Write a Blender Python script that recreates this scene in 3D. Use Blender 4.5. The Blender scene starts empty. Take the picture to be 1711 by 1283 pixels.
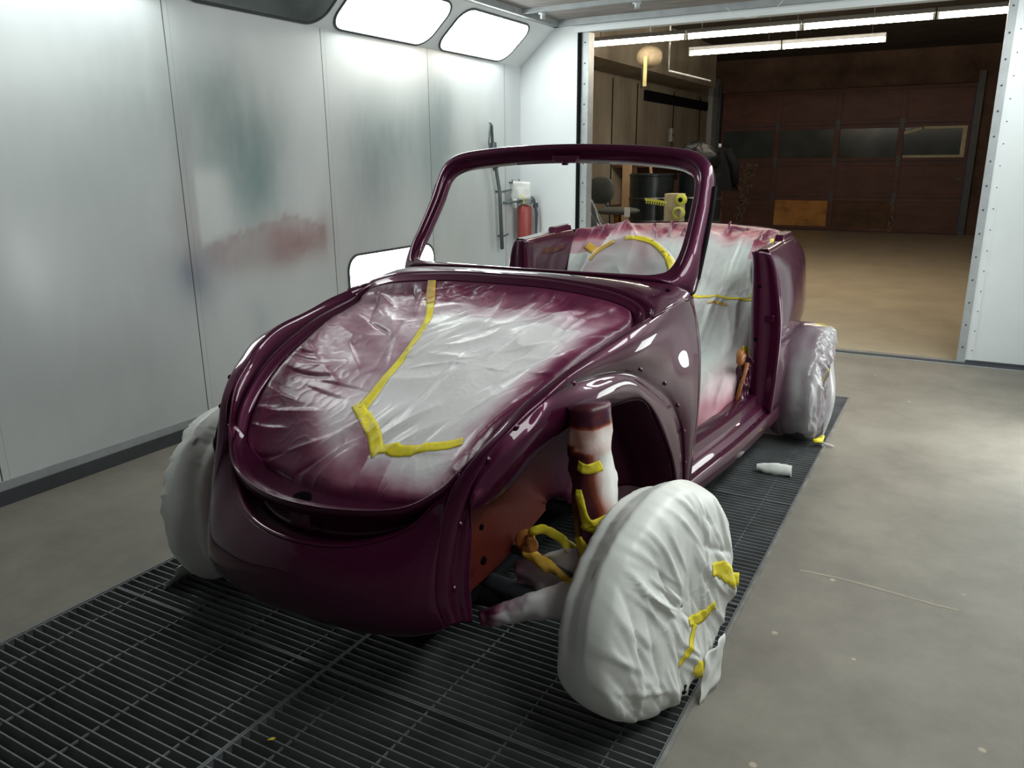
import bpy, bmesh, math, random
import numpy as np
from mathutils import Vector, noise, Matrix
from mathutils.bvhtree import BVHTree

scene = bpy.context.scene
COL = scene.collection
PI = math.pi
# ------------------------------------------------------------------ camera
F_PX, W_PX, H_PX = 1325.0, 1711.0, 1283.0
YAW, PITCH, ROLL, CAM_Z = -0.5135, -0.2748, -0.0082, 1.42
cy, sy, cp, sp = math.cos(YAW), math.sin(YAW), math.cos(PITCH), math.sin(PITCH)
fwd = Vector((sy * cp, cy * cp, sp)); rgt = Vector((cy, -sy, 0)); upv = rgt.cross(fwd)
r2 = math.cos(ROLL) * rgt + math.sin(ROLL) * upv
u2 = -math.sin(ROLL) * rgt + math.cos(ROLL) * upv
cam_data = bpy.data.cameras.new('camera'); cam = bpy.data.objects.new('camera', cam_data); COL.objects.link(cam)
m = Matrix((r2, u2, -fwd)).transposed().to_4x4(); m.translation = Vector((0, 0, CAM_Z)); cam.matrix_world = m
cam_data.sensor_fit = 'HORIZONTAL'; cam_data.sensor_width = 36.0; cam_data.lens = 36.0 * F_PX / W_PX
cam_data.clip_start = 0.02; cam_data.clip_end = 80
scene.camera = cam
# ------------------------------------------------------------------ world / exposure
world = bpy.data.worlds.new('world'); scene.world = world; world.use_nodes = True
world.node_tree.nodes['Background'].inputs[0].default_value = (0.5, 0.55, 0.6, 1)
world.node_tree.nodes['Background'].inputs[1].default_value = 0.02
scene.view_settings.view_transform = 'Standard'; scene.view_settings.look = 'None'
scene.view_settings.gamma = 1.0; scene.view_settings.use_curve_mapping = False
scene.view_settings.exposure = 0.12
BOOTH_LAMP = 14.0      # upper slanted lamp glass
BOOTH_LOW = 8.0       # lower wall lamp glass
GARAGE_TUBE = 85.0

# ------------------------------------------------------------------ node materials
def new_mat(name):
    mt = bpy.data.materials.new(name); mt.use_nodes = True
    nt = mt.node_tree; b = nt.nodes['Principled BSDF']
    return mt, nt, b
def setin(b, **k):
    for n, v in k.items():
        n = n.replace('_', ' ')
        if n in b.inputs: b.inputs[n].default_value = v
def rgba(c): return (c[0], c[1], c[2], 1)
def ramp(nt, fac, stops):
    r = nt.nodes.new('ShaderNodeValToRGB'); e = r.color_ramp.elements
    while len(e) < len(stops): e.new(0.5)
    for i, (p, c) in enumerate(stops): e[i].position = p; e[i].color = rgba(c)
    nt.links.new(fac, r.inputs[0]); return r.outputs[0]
def noise_node(nt, scale, detail=4, rough=0.55, vec=None, stretch=None):
    tc = nt.nodes.new('ShaderNodeTexCoord'); n = nt.nodes.new('ShaderNodeTexNoise')
    n.inputs['Scale'].default_value = scale; n.inputs['Detail'].default_value = detail; n.inputs['Roughness'].default_value = rough
    src = tc.outputs['Object']
    if stretch:
        mp = nt.nodes.new('ShaderNodeMapping'); mp.inputs['Scale'].default_value = stretch
        nt.links.new(src, mp.inputs[0]); src = mp.outputs[0]
    nt.links.new(src, n.inputs['Vector']); return n.outputs[0]
def bump(nt, b, h, dist=0.002, strength=0.5):
    n = nt.nodes.new('ShaderNodeBump'); n.inputs['Distance'].default_value = dist; n.inputs['Strength'].default_value = strength
    nt.links.new(h, n.inputs['Height']); nt.links.new(n.outputs[0], b.inputs['Normal'])
def simple(name, col, rough=0.5, metal=0.0, var=0.15, nscale=12, bumpd=0.0, **k):
    mt, nt, b = new_mat(name)
    lo = tuple(c * (1 - var) for c in col); hi = tuple(min(1, c * (1 + var)) for c in col)
    o = noise_node(nt, nscale)
    nt.links.new(ramp(nt, o, [(0.3, lo), (0.7, hi)]), b.inputs['Base Color'])
    setin(b, Roughness=rough, Metallic=metal, **k)
    if bumpd: bump(nt, b, noise_node(nt, nscale * 3), bumpd)
    return mt
def emit(name, col, s, var=0.0):
    mt, nt, b = new_mat(name)
    setin(b, Base_Color=(0.9, 0.9, 0.9, 1), Roughness=0.2, Emission_Color=rgba(col), Emission_Strength=s)
    return mt
def attr_mat(name, attr, stops, rough=0.5, bumpscale=None, **k):
    mt, nt, b = new_mat(name)
    a = nt.nodes.new('ShaderNodeAttribute'); a.attribute_name = attr
    nt.links.new(ramp(nt, a.outputs['Fac'], stops), b.inputs['Base Color'])
    setin(b, Roughness=rough, **k)
    if bumpscale: bump(nt, b, noise_node(nt, bumpscale, 5), 0.002, 0.4)
    return mt
M = {}
PLUM = (0.052, 0.0042, 0.023)
def paint(name, c, extra=None):
    mt, nt, b = new_mat(name)
    o = noise_node(nt, 900, 1)
    lo = tuple(x * 0.75 for x in c); hi = tuple(x * 1.3 for x in c)
    nt.links.new(ramp(nt, o, [(0.35, lo), (0.65, hi)]), b.inputs['Base Color'])
    setin(b, Metallic=0.45, Roughness=0.42, Coat_Weight=1.0, Coat_Roughness=0.02, Coat_IOR=1.36, Specular_IOR_Level=0.1)
    return mt
M['paint'] = paint('plum_metallic_paint', PLUM)
M['primer'] = attr_mat('oversprayed_primer', 'spray', [(0.0, (0.095, 0.015, 0.010)), (0.5, (0.06, 0.007, 0.012)), (1.0, (0.03, 0.003, 0.014))], 0.5, 60, Coat_Weight=0.0, Specular_IOR_Level=0.15)
M['sheet'] = attr_mat('masking_sheet_overspray', 'spray', [(0.0, (0.70, 0.67, 0.68)), (0.35, (0.52, 0.38, 0.44)), (0.62, (0.26, 0.10, 0.15)), (0.85, (0.13, 0.02, 0.055)), (1.0, (0.085, 0.007, 0.035))], 0.42, 90, Coat_Weight=0.2, Coat_Roughness=0.2, Specular_IOR_Level=0.35)
M['strutpaper'] = attr_mat('strut_paper_overspray', 'spray', [(0.0, (0.70, 0.68, 0.66)), (0.30, (0.62, 0.42, 0.38)), (0.5, (0.30, 0.07, 0.03)), (0.75, (0.09, 0.012, 0.010)), (1.0, (0.05, 0.006, 0.022))], 0.4, 90)
M['inpaper'] = attr_mat('interior_masking_overspray', 'spray', [(0.0, (0.56, 0.60, 0.58)), (0.45, (0.50, 0.36, 0.39)), (0.75, (0.28, 0.05, 0.09)), (1.0, (0.12, 0.012, 0.045))], 0.5, 90)
M['paper'] = simple('white_masking_paper', (0.74, 0.745, 0.72), 0.42, var=0.04, nscale=7, bumpd=0.001)
M['tape'] = simple('yellow_masking_tape', (0.80, 0.66, 0.035), 0.55, var=0.12, nscale=30, bumpd=0.0008)
M['tape_dull'] = simple('oversprayed_yellow_tape', (0.60, 0.36, 0.05), 0.5, var=0.25, nscale=25)
M['tape_rust'] = simple('brown_oversprayed_tape', (0.27, 0.10, 0.02), 0.4, var=0.35, nscale=30)
M['rubber'] = simple('tyre_rubber', (0.02, 0.02, 0.022), 0.7, var=0.2)
M['steel'] = simple('dark_steel_bars', (0.13, 0.135, 0.14), 0.6, metal=0.15, var=0.25, nscale=9)
M['rim'] = simple('steel_rim', (0.3, 0.3, 0.32), 0.35, metal=0.9)
M['trim'] = simple('grey_galvanised', (0.34, 0.36, 0.37), 0.45, metal=0.3, var=0.1)
M['dark'] = simple('dark_trim', (0.045, 0.05, 0.058), 0.5)
M['black'] = simple('black_matte', (0.005, 0.005, 0.006), 0.85, Specular_IOR_Level=0.1)
M['hole'] = simple('deep_dark', (0.004, 0.003, 0.004), 0.9, Specular_IOR_Level=0.0)
M['lamp'] = emit('lamp_glass_lit', (0.93, 1.0, 0.97), BOOTH_LAMP)
M['lamplow'] = emit('low_lamp_glass_lit', (0.93, 1.0, 0.97), BOOTH_LOW)
M['lampoff'] = simple('lamp_glass_dark', (0.10, 0.12, 0.12), 0.12, var=0.3, nscale=3)
M['tube'] = emit('fluorescent_tube_lit', (1.0, 0.86, 0.68), GARAGE_TUBE)
M['white_enamel'] = simple('white_enamel', (0.66, 0.69, 0.70), 0.38, var=0.03, nscale=3)
M['plastic'] = None

def shader_floor(name, lo, hi, speck, rough):
    mt, nt, b = new_mat(name)
    base = ramp(nt, noise_node(nt, 2.1, 10, 0.70), [(0.30, lo), (0.66, hi)])
    vo = nt.nodes.new('ShaderNodeTexVoronoi'); vo.inputs['Scale'].default_value = 5.5
    tc = nt.nodes.new('ShaderNodeTexCoord'); nt.links.new(tc.outputs['Object'], vo.inputs['Vector'])
    sm = ramp(nt, vo.outputs['Distance'], [(0.0, (1, 1, 1)), (0.045, (1, 1, 1)), (0.06, (0, 0, 0))])
    no = ramp(nt, noise_node(nt, 9, 2), [(0.50, (0, 0, 0)), (0.54, (1, 1, 1))])
    mu = nt.nodes.new('ShaderNodeMath'); mu.operation = 'MULTIPLY'; nt.links.new(sm, mu.inputs[0]); nt.links.new(no, mu.inputs[1])
    mu2 = nt.nodes.new('ShaderNodeMath'); mu2.operation = 'MULTIPLY'; mu2.inputs[1].default_value = 0.65; nt.links.new(mu.outputs[0], mu2.inputs[0])
    mx = nt.nodes.new('ShaderNodeMixRGB'); nt.links.new(mu2.outputs[0], mx.inputs[0]); nt.links.new(base, mx.inputs[1]); mx.inputs[2].default_value = rgba(speck)
    nt.links.new(mx.outputs[0], b.inputs['Base Color']); setin(b, Roughness=rough)
    bump(nt, b, noise_node(nt, 40, 6), 0.001, 0.4)
    return mt
M['floor'] = shader_floor('booth_floor_paint', (0.135, 0.122, 0.102), (0.225, 0.205, 0.172), (0.5, 0.42, 0.30), 0.55)
M['gfloor'] = shader_floor('garage_floor_concrete', (0.34, 0.29, 0.20), (0.48, 0.41, 0.29), (0.2, 0.15, 0.1), 0.35)

def wall_mat():
    mt, nt, b = new_mat('booth_wall_panels')
    a = nt.nodes.new('ShaderNodeAttribute'); a.attribute_name = 'stain'
    tc = nt.nodes.new('ShaderNodeTexCoord'); sx = nt.nodes.new('ShaderNodeSeparateXYZ'); nt.links.new(tc.outputs['Object'], sx.inputs[0])
    def line(off, w):
        s = nt.nodes.new('ShaderNodeMath'); s.operation = 'SUBTRACT'; s.inputs[1].default_value = off; nt.links.new(sx.outputs['Y'], s.inputs[0])
        d = nt.nodes.new('ShaderNodeMath'); d.operation = 'PINGPONG'; d.inputs[1].default_value = 0.549; nt.links.new(s.outputs[0], d.inputs[0])
        g = nt.nodes.new('ShaderNodeMath'); g.operation = 'LESS_THAN'; g.inputs[1].default_value = w; nt.links.new(d.outputs[0], g.inputs[0])
        return g.outputs[0]
    l1 = line(1.691, 0.0028); l2 = line(1.724, 0.0014)
    mx = nt.nodes.new('ShaderNodeMixRGB'); nt.links.new(l1, mx.inputs[0]); nt.links.new(a.outputs['Color'], mx.inputs[1]); mx.inputs[2].default_value = (0.03, 0.035, 0.04, 1)
    h = nt.nodes.new('ShaderNodeMath'); h.operation = 'MULTIPLY'; h.inputs[1].default_value = 0.4; nt.links.new(l2, h.inputs[0])
    mx2 = nt.nodes.new('ShaderNodeMixRGB'); nt.links.new(h.outputs[0], mx2.inputs[0]); nt.links.new(mx.outputs[0], mx2.inputs[1]); mx2.inputs[2].default_value = (0.12, 0.13, 0.13, 1)
    nt.links.new(mx2.outputs[0], b.inputs['Base Color']); setin(b, Roughness=0.34, Coat_Weight=0.5, Coat_Roughness=0.2)
    bump(nt, b, noise_node(nt, 2.2, 3), 0.01, 0.25)
    return mt
M['wall'] = wall_mat()
M['gwall'] = None
def streak_mat(name, stops, stretch, scale=3, rough=0.8):
    mt, nt, b = new_mat(name)
    nt.links.new(ramp(nt, noise_node(nt, scale, 7, 0.65, stretch=stretch), stops), b.inputs['Base Color']); setin(b, Roughness=rough)
    bump(nt, b, noise_node(nt, scale * 8, 4), 0.003, 0.3)
    return mt
M['gwall'] = streak_mat('garage_plaster_wall', [(0.28, (0.16, 0.135, 0.10)), (0.72, (0.36, 0.32, 0.25))], (1, 1, 0.4), 1.4)
M['gceil'] = streak_mat('garage_ceiling_dark', [(0.3, (0.035, 0.028, 0.022)), (0.8, (0.10, 0.085, 0.065))], (1, 1, 1), 2)
M['doorred'] = streak_mat('old_red_door_paint', [(0.25, (0.050, 0.014, 0.010)), (0.6, (0.095, 0.030, 0.020)), (0.85, (0.15, 0.07, 0.045))], (1, 1, 2.5), 1.8, 0.6)
M['wood'] = streak_mat('bare_orange_plywood', [(0.3, (0.16, 0.06, 0.012)), (0.5, (0.42, 0.19, 0.04)), (0.75, (0.52, 0.27, 0.07))], (1, 1, 1.5), 2.6, 0.7)
M['burnt'] = streak_mat('scorched_plywood', [(0.3, (0.035, 0.018, 0.010)), (0.75, (0.12, 0.05, 0.018))], (1, 1, 1.5), 3.5, 0.7)
M['lumber'] = streak_mat('raw_lumber', [(0.3, (0.28, 0.18, 0.09)), (0.7, (0.42, 0.30, 0.17))], (6, 6, 0.6), 3)
M['filter'] = streak_mat('ceiling_filter_media', [(0.3, (0.16, 0.145, 0.135)), (0.7, (0.30, 0.28, 0.27))], (1, 6, 1), 3, 0.95)
M['glass_dark'] = simple('dirty_window_glass', (0.035, 0.045, 0.045), 0.12, var=0.4, nscale=2)
M['red_can'] = simple('faded_red_enamel', (0.30, 0.05, 0.045), 0.4, var=0.2)
M['drum'] = simple('black_drum_enamel', (0.006, 0.010, 0.013), 0.3, var=0.3)
M['fabric'] = simple('dark_grey_fabric', (0.05, 0.055, 0.05), 0.9)
M['kraft'] = simple('beige_masking_paper', (0.22, 0.18, 0.115), 0.7, var=0.2, bumpd=0.002)
M['cream'] = simple('faded_cream_panel', (0.42, 0.38, 0.26), 0.6)
M['hose'] = simple('grey_hose', (0.12, 0.15, 0.15), 0.5, metal=0.3)

def plastic_mat():
    mt, nt, b = new_mat('misted_clear_plastic')
    out = nt.nodes['Material Output']
    a = nt.nodes.new('ShaderNodeAttribute'); a.attribute_name = 'spray'
    nt.links.new(ramp(nt, a.outputs['Fac'], [(0.0, (0.62, 0.62, 0.62)), (0.5, (0.36, 0.26, 0.31)), (1.0, (0.15, 0.05, 0.09))]), b.inputs['Base Color'])
    setin(b, Roughness=0.16, Specular_IOR_Level=0.8)
    tr = nt.nodes.new('ShaderNodeBsdfTransparent'); tr.inputs[0].default_value = (0.92, 0.90, 0.92, 1)
    mixs = nt.nodes.new('ShaderNodeMixShader')
    fac = ramp(nt, noise_node(nt, 6, 2, 0.5), [(0.30, (0.26, 0.26, 0.26)), (0.75, (0.46, 0.46, 0.46))])
    nt.links.new(fac, mixs.inputs[0]); nt.links.new(tr.outputs[0], mixs.inputs[1]); nt.links.new(b.outputs[0], mixs.inputs[2])
    nt.links.new(mixs.outputs[0], out.inputs[0])
    return mt
M['plastic'] = plastic_mat()

# ------------------------------------------------------------------ geometry helpers
def crom(P, t):
    n = len(P) - 1; t = min(max(t, 0.0), n - 1e-9); i = int(t); f = t - i
    p1, p2 = P[i], P[i + 1]
    p0 = P[i - 1] if i > 0 else 2 * p1 - p2
    p3 = P[i + 2] if i + 2 <= n else 2 * p2 - p1
    return 0.5 * ((2 * p1) + (-p0 + p2) * f + (2 * p0 - 5 * p1 + 4 * p2 - p3) * f * f + (-p0 + 3 * p1 - 3 * p2 + p3) * f ** 3)
def resample(P, n, bylen=True):
    P = [np.array(p, float) for p in P]
    D = [crom(P, t) for t in np.linspace(0, len(P) - 1, max(8 * len(P), 40))]
    if not bylen: return [crom(P, t) for t in np.linspace(0, len(P) - 1, n)]
    L = [0]
    for a, b in zip(D, D[1:]): L.append(L[-1] + np.linalg.norm(b - a))
    L = np.array(L); D = np.array(D); out = []
    T = np.linspace(0, L[-1], n)
    return [np.array([np.interp(t, L, D[:, k]) for k in range(3)]) for t in T]
def loft(rows, nu, kv=6, bylen=True, linear=False):
    R = [resample(r, nu, bylen) for r in rows]
    nv = (len(R) - 1) * kv + 1
    G = []
    for j in range(nv):
        t = j / kv
        if linear:
            i = min(int(t), len(R) - 2); f = t - i
            G.append([R[i][k] * (1 - f) + R[i + 1][k] * f for k in range(nu)])
        else:
            G.append([crom([R[i][k] for i in range(len(R))], t) for k in range(nu)])
    return G
def grid_faces(nv, nu, cu=False, cv=False, off=0):
    Fs = []
    for j in range(nv if cv else nv - 1):
        for i in range(nu if cu else nu - 1):
            a = off + j * nu + i; b = off + j * nu + (i + 1) % nu
            c = off + ((j + 1) % nv) * nu + (i + 1) % nu; d = off + ((j + 1) % nv) * nu + i
            Fs.append((a, b, c, d))
    return Fs
class MB:
    def __init__(s): s.v = []; s.f = []; s.at = []
    def grid(s, G, cu=False, cv=False, at=None):
        o = len(s.v)
        for j, r in enumerate(G):
            for i, p in enumerate(r): s.v.append(tuple(float(x) for x in p)); s.at.append(at[j][i] if at else 0.0)
        s.f += grid_faces(len(G), len(G[0]), cu, cv, o); return s
    def box(s, x0, x1, y0, y1, z0, z1):
        o = len(s.v)
        for z in (z0, z1):
            for x, y in ((x0, y0), (x1, y0), (x1, y1), (x0, y1)): s.v.append((x, y, z)); s.at.append(0.0)
        for q in ((0, 3, 2, 1), (4, 5, 6, 7), (0, 1, 5, 4), (1, 2, 6, 5), (2, 3, 7, 6), (3, 0, 4, 7)): s.f.append(tuple(o + k for k in q))
        return s
    def hexa(s, P):
        o = len(s.v)
        for p in P: s.v.append(tuple(p)); s.at.append(0.0)
        for q in ((0, 3, 2, 1), (4, 5, 6, 7), (0, 1, 5, 4), (1, 2, 6, 5), (2, 3, 7, 6), (3, 0, 4, 7)): s.f.append(tuple(o + k for k in q))
        return s
    def tube(s, pts, rad, n=12, caps=True, jit=0.0, seed=0):
        pts = [np.array(p, float) for p in pts]
        if np.isscalar(rad): rad = [rad] * len(pts)
        rng = random.Random(seed); G = []
        ref = np.array([0.13, 0.21, 0.97])
        for i, p in enumerate(pts):
            t = pts[min(i + 1, len(pts) - 1)] - pts[max(i - 1, 0)]; t = t / (np.linalg.norm(t) + 1e-9)
            a = np.cross(t, ref)
            if np.linalg.norm(a) < 0.05: a = np.cross(t, np.array([1, 0, 0]))
            a /= np.linalg.norm(a); b = np.cross(t, a); ref = -np.cross(t, a) if False else ref
            G.append([p + (a * math.cos(k * 2 * PI / n) + b * math.sin(k * 2 * PI / n)) * rad[i] * (1 + jit * (rng.random() - 0.5)) for k in range(n)])
        o = len(s.v); s.grid(G, cu=True)
        if caps:
            s.f.append(tuple(o + k for k in range(n))[::-1]); e = o + (len(G) - 1) * n; s.f.append(tuple(e + k for k in range(n)))
        return s
    def lathe(s, c, prof, n=32, axis='z'):
        G = []
        for r, h in prof:
            row = []
            for k in range(n):
                a = 2 * PI * k / n; u, v = r * math.cos(a), r * math.sin(a)
                row.append({'z': (c[0] + u, c[1] + v, c[2] + h), 'y': (c[0] + u, c[1] + h, c[2] + v), 'x': (c[0] + h, c[1] + u, c[2] + v)}[axis])
            G.append(row)
        s.grid(G, cu=True); return s
    def mirror(s):
        m2 = MB(); m2.v = [(-x, y, z) for x, y, z in s.v]; m2.f = [tuple(reversed(f)) for f in s.f]; m2.at = list(s.at); return m2
    def move(s, fn): s.v = [tuple(fn(Vector(p))) for p in s.v]; return s
def obj(name, mb, mat, parent=None, smooth=True, solid=0.0, sub=0, bev=0.0, loc=None, rot=None, cols=None, angle=None, soff=-1):
    me = bpy.data.meshes.new(name); me.from_pydata(mb.v, [], mb.f); me.update()
    if mat is M.get('sheet') or mat is M.get('primer') or mat is M.get('plastic') or mat is M.get('inpaper') or mat is M.get('strutpaper'):
        a = me.attributes.new('spray', 'FLOAT', 'POINT'); a.data.foreach_set('value', mb.at)
    bm = bmesh.new(); bm.from_mesh(me); bmesh.ops.recalc_face_normals(bm, faces=bm.faces) if not cols else None; bm.to_mesh(me); bm.free()
    me.polygons.foreach_set('use_smooth', [smooth] * len(me.polygons))
    if mat: me.materials.append(mat)
    o = bpy.data.objects.new(name, me); COL.objects.link(o)
    if loc: o.location = loc
    if rot: o.rotation_euler = rot
    if parent is not None: o.parent = parent
    if bev:
        b = o.modifiers.new('bevel', 'BEVEL'); b.width = bev; b.segments = 2; b.limit_method = 'ANGLE'; b.angle_limit = 0.6
    if solid:
        sd = o.modifiers.new('solid', 'SOLIDIFY'); sd.thickness = solid; sd.offset = soff
    if sub:
        sb = o.modifiers.new('sub', 'SUBSURF'); sb.levels = sub; sb.render_levels = sub
    if smooth and (bev or angle):
        try:
            me.set_sharp_from_angle(angle=angle or 0.7)
        except Exception: pass
    return o
def tag(o, label=None, cat=None, group=None, kind=None):
    if label: o['label'] = label
    if cat: o['category'] = cat
    if group: o['group'] = group
    if kind: o['kind'] = kind
    return o
def empty(name, loc, label=None, cat=None, group=None, rotz=0):
    o = bpy.data.objects.new(name, None); COL.objects.link(o); o.location = loc; o.rotation_euler = (0, 0, rotz)
    o.empty_display_size = 0.1
    return tag(o, label, cat, group)
def struct(name, mb, mat, **k):
    return tag(obj(name, mb, mat, **k), kind='structure')
def copy_tree(o, parent=None):
    c = o.copy(); COL.objects.link(c)
    if parent: c.parent = parent
    for ch in list(o.children): copy_tree(ch, c)
    return c
def nz(x, y, z=0.0): return noise.noise(Vector((x, y, z)))
def fold(x, y, z=0.0, sharp=2.0):
    v = 1 - min(1, abs(nz(x, y, z)) * sharp); return v * v
V3 = lambda *a: np.array(a, float)
def crease_set(seed, n, region, angle, spread, length, amp, sharp=.004, soft=.022, radial=None):
    rg = np.random.RandomState(seed); S = []
    for _ in range(n):
        cx, cy_ = rg.uniform(region[0], region[1]), rg.uniform(region[2], region[3])
        a = (math.atan2(cy_ - radial[1], cx - radial[0]) if radial else angle) + rg.normal(0, spread)
        S.append((cx, cy_, math.cos(a), math.sin(a), rg.uniform(*length), amp * rg.uniform(.35, 1.0) * (1 if rg.rand() < .7 else -1), soft * rg.uniform(.5, 1.5), rg.uniform(-.5, .5)))
    return S, sharp
def crease_h(x, y, CS):
    S, sharp = CS; h = 0.0
    for cx, cy_, ca, sa, L, A, so, bend in S:
        dx, dy = x - cx, y - cy_; t = dx * ca + dy * sa
        if abs(t) > L / 2: continue
        d = -dx * sa + dy * ca + bend * t * t
        if d > so * 4 or d < -sharp * 6: continue
        e = math.cos(PI * t / L); h += A * e * (math.exp(-d / so) if d > 0 else math.exp(d / sharp))
    return h

# ================================================================== BOOTH SHELL
XL, XR, YB, YE, ZW, ZC = -3.48, 0.64, -1.60, 6.36, 2.185, 2.47
SL = 0.325
GX0, GXM, GX1, GYE = -2.43, -1.462, -0.482, 5.075
# floor around the grated pit
mb = MB()
mb.box(XL, GX0, YB, YE + 0.1, -0.03, 0); mb.box(GX1, XR, YB, YE + 0.1, -0.03, 0); mb.box(GX0, GX1, GYE, YE + 0.1, -0.03, 0)
struct('floor', mb, M['floor'], smooth=False)
mb = MB(); mb.box(GX0, GX1, YB, GYE, -0.56, -0.55); mb.box(GX0 - .01, GX0, YB, GYE, -0.55, -0.03); mb.box(GX1, GX1 + .01, YB, GYE, -0.55, -0.03); mb.box(GX0, GX1, GYE, GYE + .01, -0.55, -0.03)
struct('floor_pit', mb, M['hole'], smooth=False)
mb = MB(); mb.box(GX1 - .006, GX1 + .006, YB, GYE + .006, -0.03, 0.003); mb.box(GX0 - .006, GX0 + .004, YB, GYE + .006, -0.03, 0.002); mb.box(GX0, GX1, GYE - .004, GYE + .008, -0.03, 0.003)
struct('trim_1', mb, simple('worn_edge_angle', (.17, .165, .15), .6, var=.3), smooth=False)

o = obj('floor_scuff', MB().grid([[(x, y, .0006), (x + .002, y + .010 + .004 * nz(x * 20, 1), .0006)] for x, y in [(-.36 + .5 * t, 2.72 - .02 * t + .01 * math.sin(t * 5)) for t in np.linspace(0, 1, 16)]]), simple('pale_scuff', (.30, .26, .20), .7), smooth=False)
tag(o, 'long pale scratch across the grey floor right of the near wheel', 'scratch')
# left wall with overspray stains (real paint dust stuck on the panels)
STAINS = [  # y, z, sy, sz, colour, strength
 (3.03, 1.74, .16, .13, (.16, .22, .22), .55), (3.20, 1.52, .20, .17, (.16, .23, .23), .60), (3.27, 1.30, .13, .16, (.15, .26, .26), .60),
 (2.62, 1.72, .26, .20, (.22, .26, .26), .50), (2.35, 1.42, .28, .22, (.40, .44, .44), .35), (2.45, 1.15, .3, .25, (.42, .46, .46), .3),
 (3.55, .95, .17, .075, (.30, .10, .10), .62), (3.42, .90, .09, .06, (.26, .07, .08), .55), (3.80, .97, .05, .11, (.28, .13, .13), .50), (3.1, .92, .28, .07, (.40, .34, .34), .55),
 (2.785, .835, .055, .06, (.02, .07, .16), .85), (2.79, .83, .11, .10, (.16, .24, .34), .42), (3.21, .50, .05, .13, (.30, .40, .50), .30),
 (5.13, 1.66, .11, .22, (.20, .27, .29), .60), (5.0, 1.5, .12, .30, (.24, .32, .33), .50), (4.55, 1.55, .30, .20, (.30, .37, .38), .55), (4.30, 1.35, .18, .22, (.22, .29, .30), .58),
 (2.82, 1.05, .07, .30, (.35, .28, .28), .35), (2.80, 1.5, .06, .25, (.25, .25, .25), .35), (4.1, .95, .25, .3, (.42, .40, .41), .35), (5.5, 1.0, .3, .5, (.50, .56, .54), .35),
 (4.3, .65, .5, .3, (.45, .50, .50), .3), (3.4, .4, .5, .3, (.50, .52, .52), .25), (2.2, .6, .45, .3, (.42, .44, .44), .35), (2.0, .35, .3, .2, (.40, .42, .42), .35), (2.45, .3, .2, .2, (.40, .42, .43), .35), (1.6, 1.3, .5, .6, (.55, .60, .60), .2)]
def wall_col(y, z):
    c = np.array([.61, .64, .65])
    c = c * (1 + .05 * nz(y * 2, z * 1.5, 3) + 0.05 * nz(y * 7, z * 3, 5))
    wy = y + .05 * nz(y * 3, z * 3, 9) + .015 * nz(y * 25, z * 12, 2); wz = z + .05 * nz(y * 3, z * 3, 19) + .015 * nz(y * 12, z * 25, 8)
    for (a, b, s1, s2, cc, k) in STAINS:
        q = s1 < .12 and cc[2] > .15 and cc[0] < .1
        S = 1.0 if s1 < .10 else 1.30
        g = math.exp(-(((wy - a) / (s1 * S)) ** 2 + ((wz - b) / (s2 * S)) ** 2) * .62)
        g *= k * 1.45 * (0.92 + .14 * nz(y * 14, z * 4, 4) + .12 * nz(y * 40, z * 9, 14))
        g = max(0, min(.92, g)); c = c * (1 - g) + np.array(cc) * .86 * g
    # maroon smear with a scrubbed, hard upper edge
    ez = .985 + .10 * math.sin((y - 2.9) * 3.4) + .018 * nz(y * 30, 0, 1) + (.05 if y > 3.45 else 0)
    if 2.86 < y < 3.82 and z < ez:
        g = .38 * math.exp(-((z - ez) / .12) ** 2) * min(1, (y - 2.86) / .1) * (.8 + .5 * nz(y * 22, z * 22, 3)); g += .35 * math.exp(-(((y - 3.62) / .16) ** 2 + ((z - .93) / .07) ** 2)) * (.8 + .6 * nz(y * 50, z * 30, 3))
        g = max(0, min(.8, g)); c = c * (1 - g) + np.array((.24, .085, .085)) * g
    # wiped arc of cleaner steel under the grey cloud
    if 2.86 < y < 3.25 and 0.98 < z < 1.42:
        k = max(0, min(1, (y - 2.865) / .01)) * max(0, min(1, (3.12 - y) / .12)) * max(0, min(1, (z - .98 - .35 * (y - 2.86)) / .03)) * max(0, min(1, (1.42 - z) / .08))
        c = c * (1 - .7 * k) + np.array([.60, .63, .62]) * .7 * k
    return c
def wall_grid(name, x, y0, y1, z0, z1, step, stained=True, mat='wall'):
    ny, nzn = int((y1 - y0) / step) + 1, int((z1 - z0) / step) + 1
    G = [[(x, y0 + (y1 - y0) * i / (ny - 1), z0 + (z1 - z0) * j / (nzn - 1)) for i in range(ny)] for j in range(nzn)]
    mb = MB().grid(G)
    o = obj(name, mb, M[mat], cols=True, smooth=False)
    ca = o.data.color_attributes.new('stain', 'FLOAT_COLOR', 'POINT')
    flat = []
    for p in mb.v:
        c = wall_col(p[1], p[2]) if stained else np.array([.66, .69, .70]) * (1 + .05 * nz(p[1] * 2, p[2] * 2, 7))
        flat += [float(c[0]), float(c[1]), float(c[2]), 1.0]
    ca.data.foreach_set('color', flat)
    sd = o.modifiers.new('solid', 'SOLIDIFY'); sd.thickness = 0.05; sd.offset = -1 if x < -1 else 1
    return tag(o, kind='structure')
wall_grid('wall_left', XL, YB, YE, 0, ZW, 0.025)
wall_grid('wall_right', XR, YB, YE, 0, ZW, 0.2, stained=False)
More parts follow.
